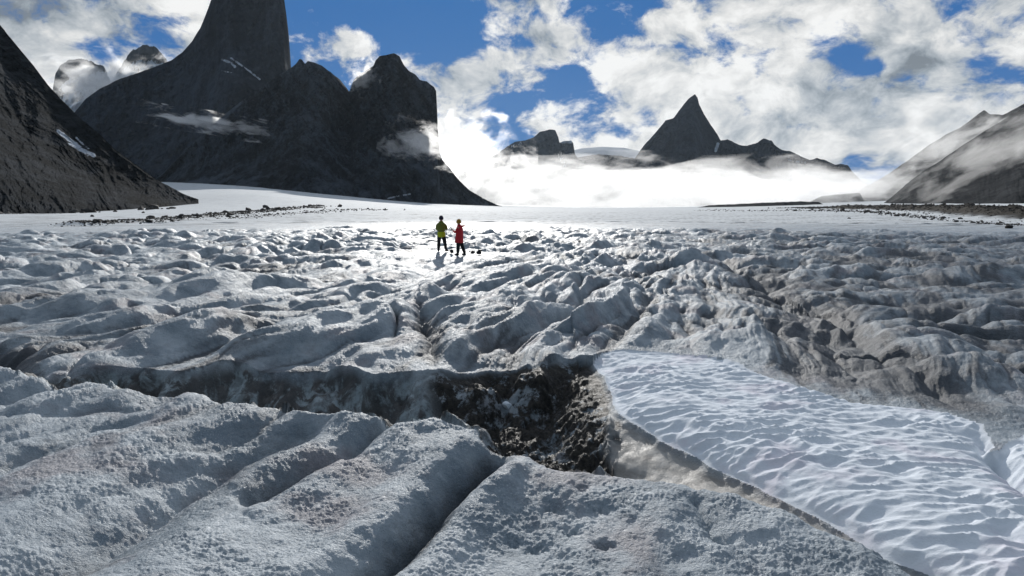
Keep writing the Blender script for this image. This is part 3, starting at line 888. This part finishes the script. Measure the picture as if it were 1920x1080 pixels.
for (px, py, wpx, lab) in [
        (1893, 434, 15, 'large dark boulder at the right edge, nearest below the right moraine'),
        (465, 387, 12, 'blocky boulder standing tallest on the left moraine line'),
        (638, 388, 12, 'lone dark boulder at the far right end of the left moraine'),
        (268, 394, 8, 'lone dark boulder on pale ice between the left slope and the moraine'),
        (172, 407, 9, 'flat dark boulder alone on pale ice at the left'),
        (1878, 421, 10, 'small boulder just below the right moraine near the picture edge'),
        (1592, 411, 8, 'squat boulder alone on the ice below the start of the right moraine')]:
    Y_ = {1893: 86, 465: 330, 638: 520, 268: 300, 172: 175, 1878: 110, 1592: 150}[px]
    x_, y_ = far_px(px, Y_)
    put_boulder(x_, y_, wpx * Y_ / F, lab)
for i in range(110):
    t = random.random() ** .9
    c = along(MOR_L, t)
    sp = c[1] * .014
    put_boulder(c[0] + random.gauss(0, sp), c[1] + random.gauss(0, sp * 1.6), max(.5, c[1] * (4 + 11 * random.random() ** 3) / F), 'dark boulder in the long rubble line on the left ice', 'boulders of the left moraine')
for i in range(50):
    c = along(MOR_L2, random.random())
    sp = c[1] * .02
    put_boulder(c[0] + random.gauss(0, sp), c[1] + random.gauss(0, sp * 2), c[1] * random.uniform(2.5, 6.5) / F, 'small dark boulder in the sparse second line right of the left moraine', 'boulders of the sparse second line')
for i in range(60):
    c = along(MOR_R, random.random() * .85 + .1)
    sp = c[1] * .012
    put_boulder(c[0] + random.gauss(0, sp), c[1] + random.gauss(0, sp), c[1] * random.uniform(3.5, 8) / F, 'dark boulder on the broad rubble ridge at the right', 'boulders of the right moraine')
for i in range(36):
    c = along(MOR_R2, random.random())
    sp = c[1] * .010
    put_boulder(c[0] + random.gauss(0, sp), c[1] + random.gauss(0, sp * 2), c[1] * (3.5 + 9 * random.random() ** 3) / F, 'dark boulder in the thin stone line just below the right moraine', 'boulders of the thin line below the right moraine')
for i in range(26):
    px = random.uniform(-20, 330); Y_ = 300 + px * .45 + random.uniform(-25, 20)
    x_, y_ = far_px(px, Y_)
    put_boulder(x_, y_, Y_ * (5 + 20 * random.random() ** 2.5) / F, 'dark boulder fallen at the foot of the left slope', 'boulders at the foot of the left slope')
for i in range(55):
    px = random.uniform(1330, 1930)
    Y_ = (520 - (px - 1300) * .60) * random.uniform(.75, 1.1)
    Y_ = max(95, Y_)
    x_, y_ = far_px(px, Y_)
    put_boulder(x_, y_, Y_ * (2.2 + 7 * random.random() ** 3) / F, 'small dark boulder scattered on the ice in front of the right moraine', 'boulders scattered before the right moraine')


def rubble(name, spots, label):
    bm = bmesh.new(); bmesh.ops.create_icosphere(bm, subdivisions=1, radius=1)
    bv = np.array([v.co[:] for v in bm.verts]); bf = np.array([[v.index for v in f.verts] for f in bm.faces]); bm.free()
    V, Fc = [], []
    xs = np.array([q_[0] for q_ in spots]); ys = np.array([q_[1] for q_ in spots])
    zs = ice(xs, ys)[0]
    for k_, (x, y, s_) in enumerate(spots):
        v = bv * (1 + .35 * rng.rand(len(bv), 1)) * np.array([s_, s_ * rng.uniform(.6, 1), s_ * rng.uniform(.5, .9)]) * .5
        a_ = rng.uniform(0, 6.28); c_, s2 = math.cos(a_), math.sin(a_)
        v = np.stack([v[:, 0] * c_ - v[:, 1] * s2, v[:, 0] * s2 + v[:, 1] * c_, v[:, 2]], 1)
        V.append(v + np.array([x, y, zs[k_] + s_ * .12])); Fc.append(bf + len(bv) * k_)
    o = mesh_obj(name, np.vstack(V), np.vstack(Fc), BOULDER, smooth=False)
    tag(o, label, 'rubble', kind='stuff')


sp_r = []
for i in range(4200):
    c = along(MOR_R, rng.rand()); q_ = c[1] * .016
    sp_r.append((c[0] + rng.normal() * q_, c[1] + rng.normal() * q_ * 1.4, c[1] * rng.uniform(1.2, 4.0) / F))
for i in range(1800):
    c = along(MOR_L, rng.rand()); q_ = c[1] * .011
    sp_r.append((c[0] + rng.normal() * q_, c[1] + rng.normal() * q_ * 2, c[1] * rng.uniform(1.2, 4.2) / F))
for i in range(350):
    c = along(MOR_L2, rng.rand()); q_ = c[1] * .02
    sp_r.append((c[0] + rng.normal() * q_, c[1] + rng.normal() * q_ * 2, c[1] * rng.uniform(1, 3) / F))
for i in range(500):
    c = along(MOR_R2, rng.rand()); q_ = c[1] * .008
    sp_r.append((c[0] + rng.normal() * q_, c[1] + rng.normal() * q_ * 2, c[1] * rng.uniform(1.2, 4.5) / F))
for i in range(500):
    px = rng.uniform(1300, 1950); Y_ = max(95, (520 - (px - 1300) * .6) * rng.uniform(.7, 1.15))
    sp_r.append((float(ray(px, 400)[0]) * Y_, Y_, Y_ * rng.uniform(1, 3) / F))
rubble('rubble', sp_r, 'small dark stones strewn along the moraines on the ice')


# ------------------------------------------------------------------ people
def plain(name, col, rough=.7, bump=0.0, scale=40.):
    m, n, b, o = nmat(name)
    tc_ = n.new('ShaderNodeTexCoord').outputs['Object']
    nn = n.noise(tc_, scale, 4, .6)
    n.l.new(n.mix(nn, tuple(c * .8 for c in col), tuple(min(1, c * 1.2) for c in col)), b.inputs['Base Color'])
    b.inputs['Roughness'].default_value = rough
    if bump:
        bp = n.new('ShaderNodeBump'); bp.inputs['Distance'].default_value = bump
        n.l.new(n.noise(tc_, 9., 4, .6), bp.inputs['Height']); n.l.new(bp.outputs[0], b.inputs['Normal'])
    return m


SKIN = plain('skin', (.42, .24, .17), .55)
OLIVE = plain('olive_fabric', (.17, .19, .022), .7, .02)
LIME = plain('lime_fabric', (.50, .56, .015), .7, .02)
RED = plain('red_fabric', (.62, .02, .03), .65, .02)
BLACK = plain('black_fabric', (.012, .014, .018), .75, .02)
BOOT = plain('boot_leather', (.010, .010, .010), .6)
NAVY = plain('navy_knit', (.022, .020, .045), .9)
OCHRE = plain('ochre_knit', (.42, .22, .03), .9)
PHONE = plain('phone_black', (.02, .02, .025), .2)


def skin_obj(name, chains, mat, parent=None, sub=2):
    """chains: {'joint': (co, radius)} and edge list; grown with Skin + Subdivision"""
    joints, edges = chains
    names = list(joints)
    me = bpy.data.meshes.new(name)
    me.from_pydata([joints[k_][0] for k_ in names], [(names.index(a), names.index(b)) for a, b in edges], [])
    o = link(bpy.data.objects.new(name, me), parent)
    sk = o.modifiers.new('skin', 'SKIN')
    sk.use_smooth_shade = True
    for i, k_ in enumerate(names):
        r_ = joints[k_][1]
        me.skin_vertices[0].data[i].radius = (r_, r_) if np.isscalar(r_) else r_
        me.skin_vertices[0].data[i].use_root = (i == 0)
    ss = o.modifiers.new('sub', 'SUBSURF'); ss.levels = sub; ss.render_levels = sub
    me.materials.append(mat)
    return o


def loft(name, rings, mat, parent, seg=20, fold=.006):
    """garment tube through ellipses (z, cx, cy, rx, ry)"""
    bm = bmesh.new(); rows = []
    for (z_, cx, cy, rx_, ry_) in rings:
        row = []
        for i in range(seg):
            a_ = 2 * math.pi * i / seg
            f_ = 1 + fold / rx_ * math.sin(a_ * 5 + z_ * 31) * (.5 + .5 * math.sin(z_ * 17))
            row.append(bm.verts.new((cx + rx_ * f_ * math.copysign(abs(math.cos(a_)) ** .85, math.cos(a_)), cy + ry_ * f_ * math.copysign(abs(math.sin(a_)) ** .85, math.sin(a_)), z_)))
        rows.append(row)
    for a_, b_ in zip(rows[:-1], rows[1:]):
        for i in range(seg):
            bm.faces.new((a_[i], a_[(i + 1) % seg], b_[(i + 1) % seg], b_[i]))
    bm.faces.new(rows[0][::-1]); bm.faces.new(rows[-1])
    bmesh.ops.recalc_face_normals(bm, faces=bm.faces[:])
    o = bm_obj(name, bm, mat, parent)
    ss = o.modifiers.new('sub', 'SUBSURF'); ss.levels = 1; ss.render_levels = 1
    return o


def limbs(J, names, k=1.0, add=0.0, rename=None):
    return {n_: (J[n_][0], (J[n_][1] * k + add) if np.isscalar(J[n_][1]) else (J[n_][1][0] * k + add, J[n_][1][1] * k + add)) for n_ in names}


def hand(J, E, side, wrist, d, palmn):
    """palm and five fingers rooted in it; d = direction the hand points, palmn = palm normal"""
    d = Vector(d).normalized(); nrm = Vector(palmn).normalized(); s = d.cross(nrm).normalized()
    w_ = Vector(wrist)
    J['palm' + side] = (tuple(w_ + d * .05), (.036, .022)); E.append(('wrist' + side, 'palm' + side))
    for i, (off, ln) in enumerate([(-.030, .066), (-.010, .078), (.010, .074), (.030, .058)]):
        a = w_ + d * .085 + s * off; b_ = a + d * ln * .5 + nrm * .008; c_ = a + d * ln * .8 + nrm * .035
        for q_, (p_, r_) in enumerate([(a, .010), (b_, .009), (c_, .008)]):
            J['f%d%d%s' % (i, q_, side)] = (tuple(p_), r_)
        E.append(('palm' + side, 'f%d0%s' % (i, side))); E.append(('f%d0%s' % (i, side), 'f%d1%s' % (i, side))); E.append(('f%d1%s' % (i, side), 'f%d2%s' % (i, side)))
    a = w_ + d * .03 - s * .040; b_ = a + d * .035 - s * .02 + nrm * .015
    J['t0' + side] = (tuple(a), .012); J['t1' + side] = (tuple(b_), .010)
    E.append(('palm' + side, 't0' + side)); E.append(('t0' + side, 't1' + side))


def person(J, label, loc, rz, jacket_parts, hat_mat, hand_dirs, parka=False):
    root = link(bpy.data.objects.new('person', None))
    root.location = loc; root.rotation_euler = (0, 0, rz)
    tag(root, label, 'person')
    E = [('pelvis', 'waist'), ('waist', 'chest'), ('chest', 'neckb'), ('neckb', 'neck'), ('neck', 'jaw'), ('jaw', 'head'), ('head', 'crown'), ('jaw', 'chin'), ('head', 'nose')]
    for s in 'LR':
        E += [('pelvis', 'hip' + s), ('hip' + s, 'knee' + s), ('knee' + s, 'ankle' + s), ('ankle' + s, 'toe' + s), ('chest', 'sho' + s), ('sho' + s, 'elb' + s), ('elb' + s, 'wrist' + s), ('head', 'ear' + s)]
    JJ = dict(J); EE = list(E)
    for s in 'LR':
        hand(JJ, EE, s, J['wrist' + s][0], *hand_dirs[s])
    skin_obj('body', (JJ, EE), SKIN, root)
    # trousers
    tr = limbs(J, ['pelvis', 'hipL', 'kneeL', 'ankleL', 'hipR', 'kneeR', 'ankleR'], 1.22, .022)
    tr['waist'] = (tuple(Vector(J['pelvis'][0]).lerp(Vector(J['waist'][0]), .5)), (J['pelvis'][1][0] * 1.05, J['pelvis'][1][1] * 1.1))
    skin_obj('trousers', (tr, [('pelvis', 'waist')] + [e for e in E if set(e) <= {'pelvis', 'hipL', 'kneeL', 'ankleL', 'hipR', 'kneeR', 'ankleR'}]), BLACK, root)
    for s in 'LR':
        a = Vector(J['ankle' + s][0]); t_ = Vector(J['toe' + s][0]); dr = (t_ - a).normalized()
        heel = a - Vector((dr.x, dr.y, 0)) * .07; heel.z = t_.z
        skin_obj('boot', ({'mid': (tuple(a.lerp(t_, .45) - Vector((0, 0, .01))), (.058, .052)), 'toe': (tuple(t_ + Vector((dr.x, dr.y, 0)) * .04), (.052, .042)), 'ank': (tuple(a + Vector((0, 0, .08))), .062), 'ank2': (tuple(a + Vector((0, 0, .0))), .062), 'heel': (tuple(heel), (.05, .045))},
                          [('mid', 'toe'), ('mid', 'ank2'), ('ank2', 'ank'), ('mid', 'heel')]), BOOT, root)
    for (nm, mat, joints, edges) in jacket_parts:
        if edges is None: loft(nm, joints, mat, root)
        else: skin_obj(nm, (joints, edges), mat, root)
    h = Vector(J['head'][0])
    bm = bmesh.new(); bmesh.ops.create_uvsphere(bm, u_segments=20, v_segments=12, radius=1)
    for v in bm.verts:
        z_ = v.co.z
        v.co = Vector((v.co.x * .116, v.co.y * .128, max(z_, -.55) * .140))
        if z_ < -.1: v.co.x *= 1.05; v.co.y *= 1.05
    hat = bm_obj('hat', bm, hat_mat, root); hat.location = h + Vector((0, -.005, .045))
    return root


def pose_common():
    return {
        'pelvis': ((0, 0, .96), (.155, .115)), 'waist': ((0, 0, 1.12), (.145, .105)), 'chest': ((0, .0, 1.33), (.165, .12)),
        'neckb': ((0, .0, 1.46), (.075, .07)), 'neck': ((0, .015, 1.53), .058), 'jaw': ((0, .03, 1.60), (.066, .075)), 'head': ((0, .03, 1.67), (.078, .092)), 'crown': ((0, .02, 1.75), (.055, .065)),
        'chin': ((0, .085, 1.575), .028), 'nose': ((0, .135, 1.655), .014), 'earL': ((-.085, .02, 1.66), .016), 'earR': ((.085, .02, 1.66), .016)}


# person 1: back to us, arms folded in front, feet apart
J1 = pose_common()
J1.update({'hipL': ((-.10, 0, .90), .092), 'kneeL': ((-.13, .02, .50), .066), 'ankleL': ((-.15, -.02, .11), .046), 'toeL': ((-.17, .10, .045), .040),
           'hipR': ((.10, 0, .90), .092), 'kneeR': ((.17, .03, .50), .066), 'ankleR': ((.24, -.01, .11), .046), 'toeR': ((.33, .08, .045), .040),
           'shoL': ((-.19, 0, 1.42), .066), 'elbL': ((-.255, .05, 1.14), .048), 'wristL': ((-.04, .23, 1.17), .030),
           'shoR': ((.19, 0, 1.42), .066), 'elbR': ((.29, .06, 1.15), .048), 'wristR': ((.06, .25, 1.22), .030)})
def sleeve(J, s_, k_=1.0):
    a_, b_, c_ = (Vector(J[q_ + s_][0]) for q_ in ('sho', 'elb', 'wrist'))
    return ({'s': (tuple(a_), .092 * k_), 'm': (tuple(a_.lerp(b_, .5)), .078 * k_), 'e': (tuple(b_), .072 * k_), 'w': (tuple(b_.lerp(c_, .88)), .048 * k_)}, [('s', 'm'), ('m', 'e'), ('e', 'w')])


torso1 = [(1.02, 0, 0, .215, .155), (1.12, 0, 0, .215, .155), (1.25, 0, 0, .225, .16), (1.36, 0, 0, .235, .155), (1.44, 0, -.005, .215, .13), (1.49, 0, 0, .14, .105), (1.55, 0, .01, .088, .09), (1.58, 0, .015, .085, .088)]
hem1 = [(.72, .015, .01, .205, .155), (.80, .012, .01, .212, .16), (.95, .005, .005, .212, .16), (1.05, 0, 0, .205, .15)]
hood = {'a': ((-.09, -.10, 1.45), .055), 'b': ((0, -.155, 1.38), (.08, .05)), 'c': ((.09, -.10, 1.45), .055)}
x1, y1 = -3.64, 35.2
z1 = zat(x1, y1)
person(J1, 'person seen from behind in an olive and lime jacket, arms folded, dark trousers', (x1, y1, z1), R(-8),
       [('jacket', OLIVE, torso1, None), ('jacket_hem', LIME, hem1, None), ('sleeve', OLIVE, *sleeve(J1, 'L')), ('sleeve', OLIVE, *sleeve(J1, 'R')), ('hood', OLIVE, hood, [('a', 'b'), ('b', 'c')])],
       NAVY, {'L': ((1, .1, .1), (0, -1, 0)), 'R': ((-1, .1, 0), (0, -1, 0))})
# person 2: in profile facing left, phone raised before the face
J2 = pose_common()
J2['chin'] = ((0, .08, 1.555), .028)
J2.update({'hipL': ((-.10, 0, .90), .092), 'kneeL': ((-.11, .04, .50), .068), 'ankleL': ((-.12, .06, .11), .048), 'toeL': ((-.13, .20, .045), .042),
           'hipR': ((.10, -.02, .90), .092), 'kneeR': ((.13, -.10, .50), .068), 'ankleR': ((.16, -.24, .11), .048), 'toeR': ((.18, -.12, .045), .042),
           'shoL': ((-.19, 0, 1.42), .066), 'elbL': ((-.23, .14, 1.17), .048), 'wristL': ((-.10, .32, 1.29), .030),
           'shoR': ((.19, 0, 1.42), .066), 'elbR': ((.24, .10, 1.14), .048), 'wristR': ((.08, .30, 1.24), .030)})
torso2 = [(.62, 0, .02, .24, .215), (.72, 0, .02, .24, .215), (.90, 0, .01, .23, .20), (1.08, 0, -.01, .225, .185), (1.25, 0, -.01, .23, .18), (1.38, 0, -.01, .23, .165), (1.45, 0, -.01, .20, .14), (1.50, 0, 0, .13, .11), (1.56, 0, .01, .09, .09), (1.59, 0, .015, .085, .09)]
hood2 = {'a': ((-.10, -.06, 1.49), .055), 'b': ((0, -.19, 1.49), (.085, .050)), 'c': ((.10, -.06, 1.49), .055), 'd': ((0, -.30, 1.53), (.05, .028))}
x2, y2 = -2.66, 34.6
z2 = zat(x2, y2)
rz2 = R(80)
person(J2, 'person in a long red parka and ochre beanie, facing left and holding up a phone', (x2, y2, z2), rz2,
       [('jacket', RED, torso2, None), ('sleeve', RED, *sleeve(J2, 'L', 1.05)), ('sleeve', RED, *sleeve(J2, 'R', 1.05)), ('hood', RED, hood2, [('a', 'b'), ('b', 'c'), ('b', 'd')])],
       OCHRE, {'L': ((.2, .7, .5), (.9, 0, 0)), 'R': ((-.2, .8, .5), (-.9, 0, 0))})


def box_part(name, size, loc, mat, parent=None, bev=.01, rot=(0, 0, 0), sub=0):
    bm = bmesh.new(); bmesh.ops.create_cube(bm, size=1)
    for v in bm.verts: v.co = Vector((v.co.x * size[0], v.co.y * size[1], v.co.z * size[2]))
    bmesh.ops.bevel(bm, geom=bm.edges[:], offset=bev, segments=3, affect='EDGES', profile=.6)
    o = bm_obj(name, bm, mat, parent); o.location = loc; o.rotation_euler = rot
    return o


fwd2 = Vector((-math.sin(rz2), math.cos(rz2), 0)); rgt2 = Vector((math.cos(rz2), math.sin(rz2), 0))
ph = link(bpy.data.objects.new('phone', None))
ph.location = Vector((x2, y2, z2)) + fwd2 * .40 + rgt2 * -.03 + Vector((0, 0, 1.36)); ph.rotation_euler = (R(-42), 0, rz2)
tag(ph, 'dark phone held up in the hands of the person in red', 'phone')
box_part('case', (.085, .012, .17), (0, 0, 0), PHONE, ph, .005)
box_part('screen', (.074, .003, .155), (0, -.0075, 0), plain('screen_glass', (.05, .06, .07), .08), ph, .001)


def backpack(label, loc, rot, s=1.0):
    r_ = link(bpy.data.objects.new('backpack', None)); r_.location = loc; r_.rotation_euler = rot; r_.scale = (s, s, s)
    tag(r_, label, 'backpack')
    skin_obj('pack_body', ({'a': ((0, 0, .10), (.15, .11)), 'b': ((0, 0, .28), (.165, .125)), 'c': ((0, 0, .44), (.13, .10))}, [('a', 'b'), ('b', 'c')]), BLACK, r_)
    skin_obj('top_lid', ({'a': ((-.10, 0, .53), (.06, .06)), 'b': ((0, -.01, .555), (.075, .075)), 'c': ((.10, 0, .53), (.06, .06))}, [('a', 'b'), ('b', 'c')]), BLACK, r_)
    box_part('front_pocket', (.22, .07, .24), (0, -.14, .22), BLACK, r_, .03)
    for sx in (-.08, .08):
        skin_obj('shoulder_strap', ({'a': ((sx, .10, .46), (.025, .012)), 'b': ((sx * 1.3, .20, .34), (.025, .012)), 'c': ((sx * 1.4, .13, .12), (.02, .01))}, [('a', 'b'), ('b', 'c')]), BLACK, r_)
    return r_


def gpt(px, py):
    """where a line of sight meets the ice"""
    Y = 20.0
    dx, dz = ray(px, py)
    ys = np.arange(20, 60, .05)
    zz = ice(float(dx) * ys, ys)[0]
    hit = np.argmax(zz >= CZ + float(dz) * ys)
    return float(dx) * ys[hit], ys[hit], zz[hit]


gx, gy, gzz = x2 - .42, y2 + .12, 0
backpack('black backpack standing on the ice at the feet of the person in red', (gx, gy, zat(gx, gy) - .03), (R(-14), R(8), R(35)), .62)
gx, gy = x2 + .75, y2 + .3
backpack('small black pack set down upright to the right of the person in red', (gx, gy, zat(gx, gy) - .02), (R(-70), 0, R(70)), .55)
gx, gy = x2 + 1.25, y2 - .9
backpack('black pack lying flat on the ice, farthest right of the two people', (gx, gy, zat(gx, gy) + .08), (R(-84), 0, R(100)), .85)

# a round chunk of ice in the debris pit
cx_, cy_ = P(951, 750, -.05)
bm = boulder_mesh('ice_chunk', 77, 4, .9)
chunk = bm_obj('ice_chunk', bm, SNOWM); chunk.scale = (.085, .085, .085); chunk.location = (cx_, cy_, zat(cx_, cy_) + .05)
tag(chunk, 'round white chunk of ice lying in the dark debris pit', 'ice chunk')

# ------------------------------------------------------------------ fog, wisps and haze
def vapour(name, px, py, Y, hx, hz, hy, dens, nscale, thr, label, stretch=(1, 1, 1), rough=.62, aniso=.55, step=1.0, seed=0, soft=.35, tilt=0.0, flat=False):
    """a bank of vapour centred where the view point (px, py) lies at distance Y; half sizes in metres"""
    bm = bmesh.new(); bmesh.ops.create_cube(bm, size=2.0)
    m = bpy.data.materials.new(name); m.use_nodes = True; m.node_tree.nodes.clear(); n = NT(m.node_tree)
    o = n.new('ShaderNodeOutputMaterial'); pv = n.new('ShaderNodeVolumePrincipled')
    n.l.new(pv.outputs[0], o.inputs['Volume'])
    pv.inputs['Color'].default_value = (.97, .975, .98, 1)
    pv.inputs['Anisotropy'].default_value = aniso
    oc = n.new('ShaderNodeTexCoord').outputs['Object']
    s3 = n.v('MULTIPLY', oc, (hx / nscale / stretch[0], hy / nscale / stretch[1], hz / nscale / stretch[2]))
    s3 = n.v('ADD', s3, (seed * 3.7, seed * 1.3, seed * 5.1))
    nz = n.noise(s3, 1.0, 5, rough, .6)
    if flat:
        sp3 = n.new('ShaderNodeSeparateXYZ'); n.l.new(oc, sp3.inputs[0])
        ex = n.mr(n.m('ABSOLUTE', sp3.outputs[0]), .55, 1.0, 0, 1); ez = n.mr(sp3.outputs[2], -.1, 1.0, 0, 1)
        ey = n.mr(n.m('ABSOLUTE', sp3.outputs[1]), .7, 1.0, 0, .6); eb = n.mr(sp3.outputs[2], -1.0, -.75, .5, 0)
        fall = n.m('ADD', n.m('ADD', ex, ez), n.m('ADD', ey, eb))
    else:
        L = n.v('LENGTH', oc)
        fall = n.mr(L, .15, 1.0, 0, 1)
    val = n.m('SUBTRACT', n.m('ADD', .5, n.m('MULTIPLY', n.m('SUBTRACT', nz, .5), 4.6)), n.m('ADD', n.m('MULTIPLY', fall, .95), thr))
    d_ = n.mr(val, 0, soft, 0, dens)
    n.l.new(d_, pv.inputs['Density'])
    m.cycles.volume_step_rate = step
    ob = bm_obj(name, bm, m, smooth=False)
    p_ = at(px, py, Y)
    ob.location = p_; ob.scale = (hx, hy, hz); ob.rotation_euler = (0, tilt, 0)
    tag(ob, label, 'fog' if name == 'fog' else 'cloud', kind='stuff')
    return ob


vapour('fog', 1260, 342, 3000, 1000, 128, 330, .0024, 150, -.06, 'bright fog bank lying across the valley below the peaks', (2.0, 1.5, .6), step=.3, seed=1, flat=True, aniso=.56)
vapour('fog', 1560, 358, 3300, 700, 70, 260, .0022, 110, -.06, 'lower thin tongue of the fog bank reaching right', (2.4, 1.2, .5), step=.3, seed=12, flat=True, aniso=.56)
vapour('fog', 865, 312, 3050, 330, 215, 260, .0036, 120, -.05, 'fog rising behind the right foot of the dark massif', (1, 1, .8), step=.4, seed=2, aniso=.7)
vapour('fog', 1640, 345, 2500, 330, 85, 250, .0030, 110, .0, 'thin fog at the mouth of the right side valley', (1.6, 1, .6), step=.5, seed=3, aniso=.7)
vapour('fog', 1900, 285, 1450, 330, 130, 230, .0046, 60, .26, 'ragged fog hanging across the right valley side', (1.6, 1, .6), step=.35, seed=4, tilt=-.5, aniso=.6)
vapour('fog', 1780, 272, 2750, 360, 110, 200, .0045, 80, .06, 'fog before the farther right slope', (1.6, 1, .6), step=.4, seed=9, tilt=-.5, aniso=.6)
vapour('cloud', 388, 230, 2150, 200, 36, 60, .026, 38, -.02, 'thin white wisp across the foot of the tower', (2.2, 1, .6), step=.4, seed=5, tilt=.16)
vapour('cloud', 795, 268, 1950, 115, 62, 60, .018, 42, .0, 'small white wisp before the flat-topped cliff', (1.3, 1, .8), step=.4, seed=6, tilt=.25)
vapour('cloud', 682, 148, 2440, 62, 50, 50, .020, 30, .0, 'puff of cloud in the notch left of the flat-topped cliff', (1, 1, .9), step=.4, seed=7, tilt=-.6)
vapour('cloud', 205, 165, 5000, 600, 230, 300, .0050, 150, -.04, 'cloud wrapped round the two small peaks at the left', (1.4, 1, .8), step=.4, seed=8)

# unseen cloud added above the view, shaped to shade the near ice and the right half of the hummocks
def shade_cloud():
    m = bpy.data.materials.new('cloud'); m.use_nodes = True; m.node_tree.nodes.clear(); n = NT(m.node_tree)
    o = n.new('ShaderNodeOutputMaterial'); pv = n.new('ShaderNodeVolumePrincipled'); n.l.new(pv.outputs[0], o.inputs['Volume'])
    pv.inputs['Color'].default_value = (.97, .975, .98, 1); pv.inputs['Anisotropy'].default_value = .6
    p = n.new('ShaderNodeNewGeometry').outputs['Position']
    sp3 = n.new('ShaderNodeSeparateXYZ'); n.l.new(p, sp3.inputs[0])
    t = n.m('DIVIDE', sp3.outputs[2], sdir.z)
    x = n.m('SUBTRACT', sp3.outputs[0], n.m('MULTIPLY', t, sdir.x)); y = n.m('SUBTRACT', sp3.outputs[1], n.m('MULTIPLY', t, sdir.y))
    nz = n.m('SUBTRACT', n.noise(n.comb(x, y, n.m('MULTIPLY', t, .02)), .11, 4, .6), .5)
    e1 = n.m('ADD', n.m('SUBTRACT', x, n.m('SUBTRACT', n.m('MULTIPLY', y, .36), .5)), n.m('MULTIPLY', nz, 16.0))
    a = n.mr(e1, -2.5, 4.0)
    b_ = n.mr(n.m('ADD', y, n.m('MULTIPLY', nz, 8.0)), 7.0, 13.0, 1.0, 0.0)
    d = n.m('MULTIPLY', n.m('MAXIMUM', a, b_), n.mr(n.m('ADD', y, n.m('MULTIPLY', nz, 40.0)), 66, 92, 1.0, 0.0))
    n.l.new(n.m('MULTIPLY', d, SHADE), pv.inputs['Density'])
    m.cycles.volume_step_rate = .6
    q = [(-80, -15), (260, -15), (260, 100), (-80, 100)]
    V = [(a_ + sdir.x * t_, b2 + sdir.y * t_, sdir.z * t_) for t_ in (2600, 2700) for a_, b2 in q]
    ob = bpy.data.meshes.new('cloud'); ob.from_pydata(V, [], [(0, 1, 2, 3), (7, 6, 5, 4), (0, 4, 5, 1), (1, 5, 6, 2), (2, 6, 7, 3), (3, 7, 4, 0)]); ob.materials.append(m)
    bm = bmesh.new(); bm.from_mesh(ob); bmesh.ops.recalc_face_normals(bm, faces=bm.faces[:]); bm.to_mesh(ob); bm.free()
    tag(link(bpy.data.objects.new('cloud', ob)), 'unseen cloud added above the top of the picture to shade the ice', 'cloud', kind='stuff')


SHADE = .013
shade_cloud()

hz = bmesh.new(); bmesh.ops.create_cube(hz, size=2.0)
m = bpy.data.materials.new('haze'); m.use_nodes = True; m.node_tree.nodes.clear(); n = NT(m.node_tree)
o = n.new('ShaderNodeOutputMaterial'); pv = n.new('ShaderNodeVolumePrincipled'); n.l.new(pv.outputs[0], o.inputs['Volume'])
pv.inputs['Color'].default_value = (.70, .85, 1.0, 1); pv.inputs['Density'].default_value = .000008; pv.inputs['Anisotropy'].default_value = .3
if True:
    ho = bm_obj('haze', hz, m, smooth=False)
    ho.scale = (13600, 13600, 1300); ho.location = (0, 0, 1300 - 600)
    tag(ho, kind='stuff')
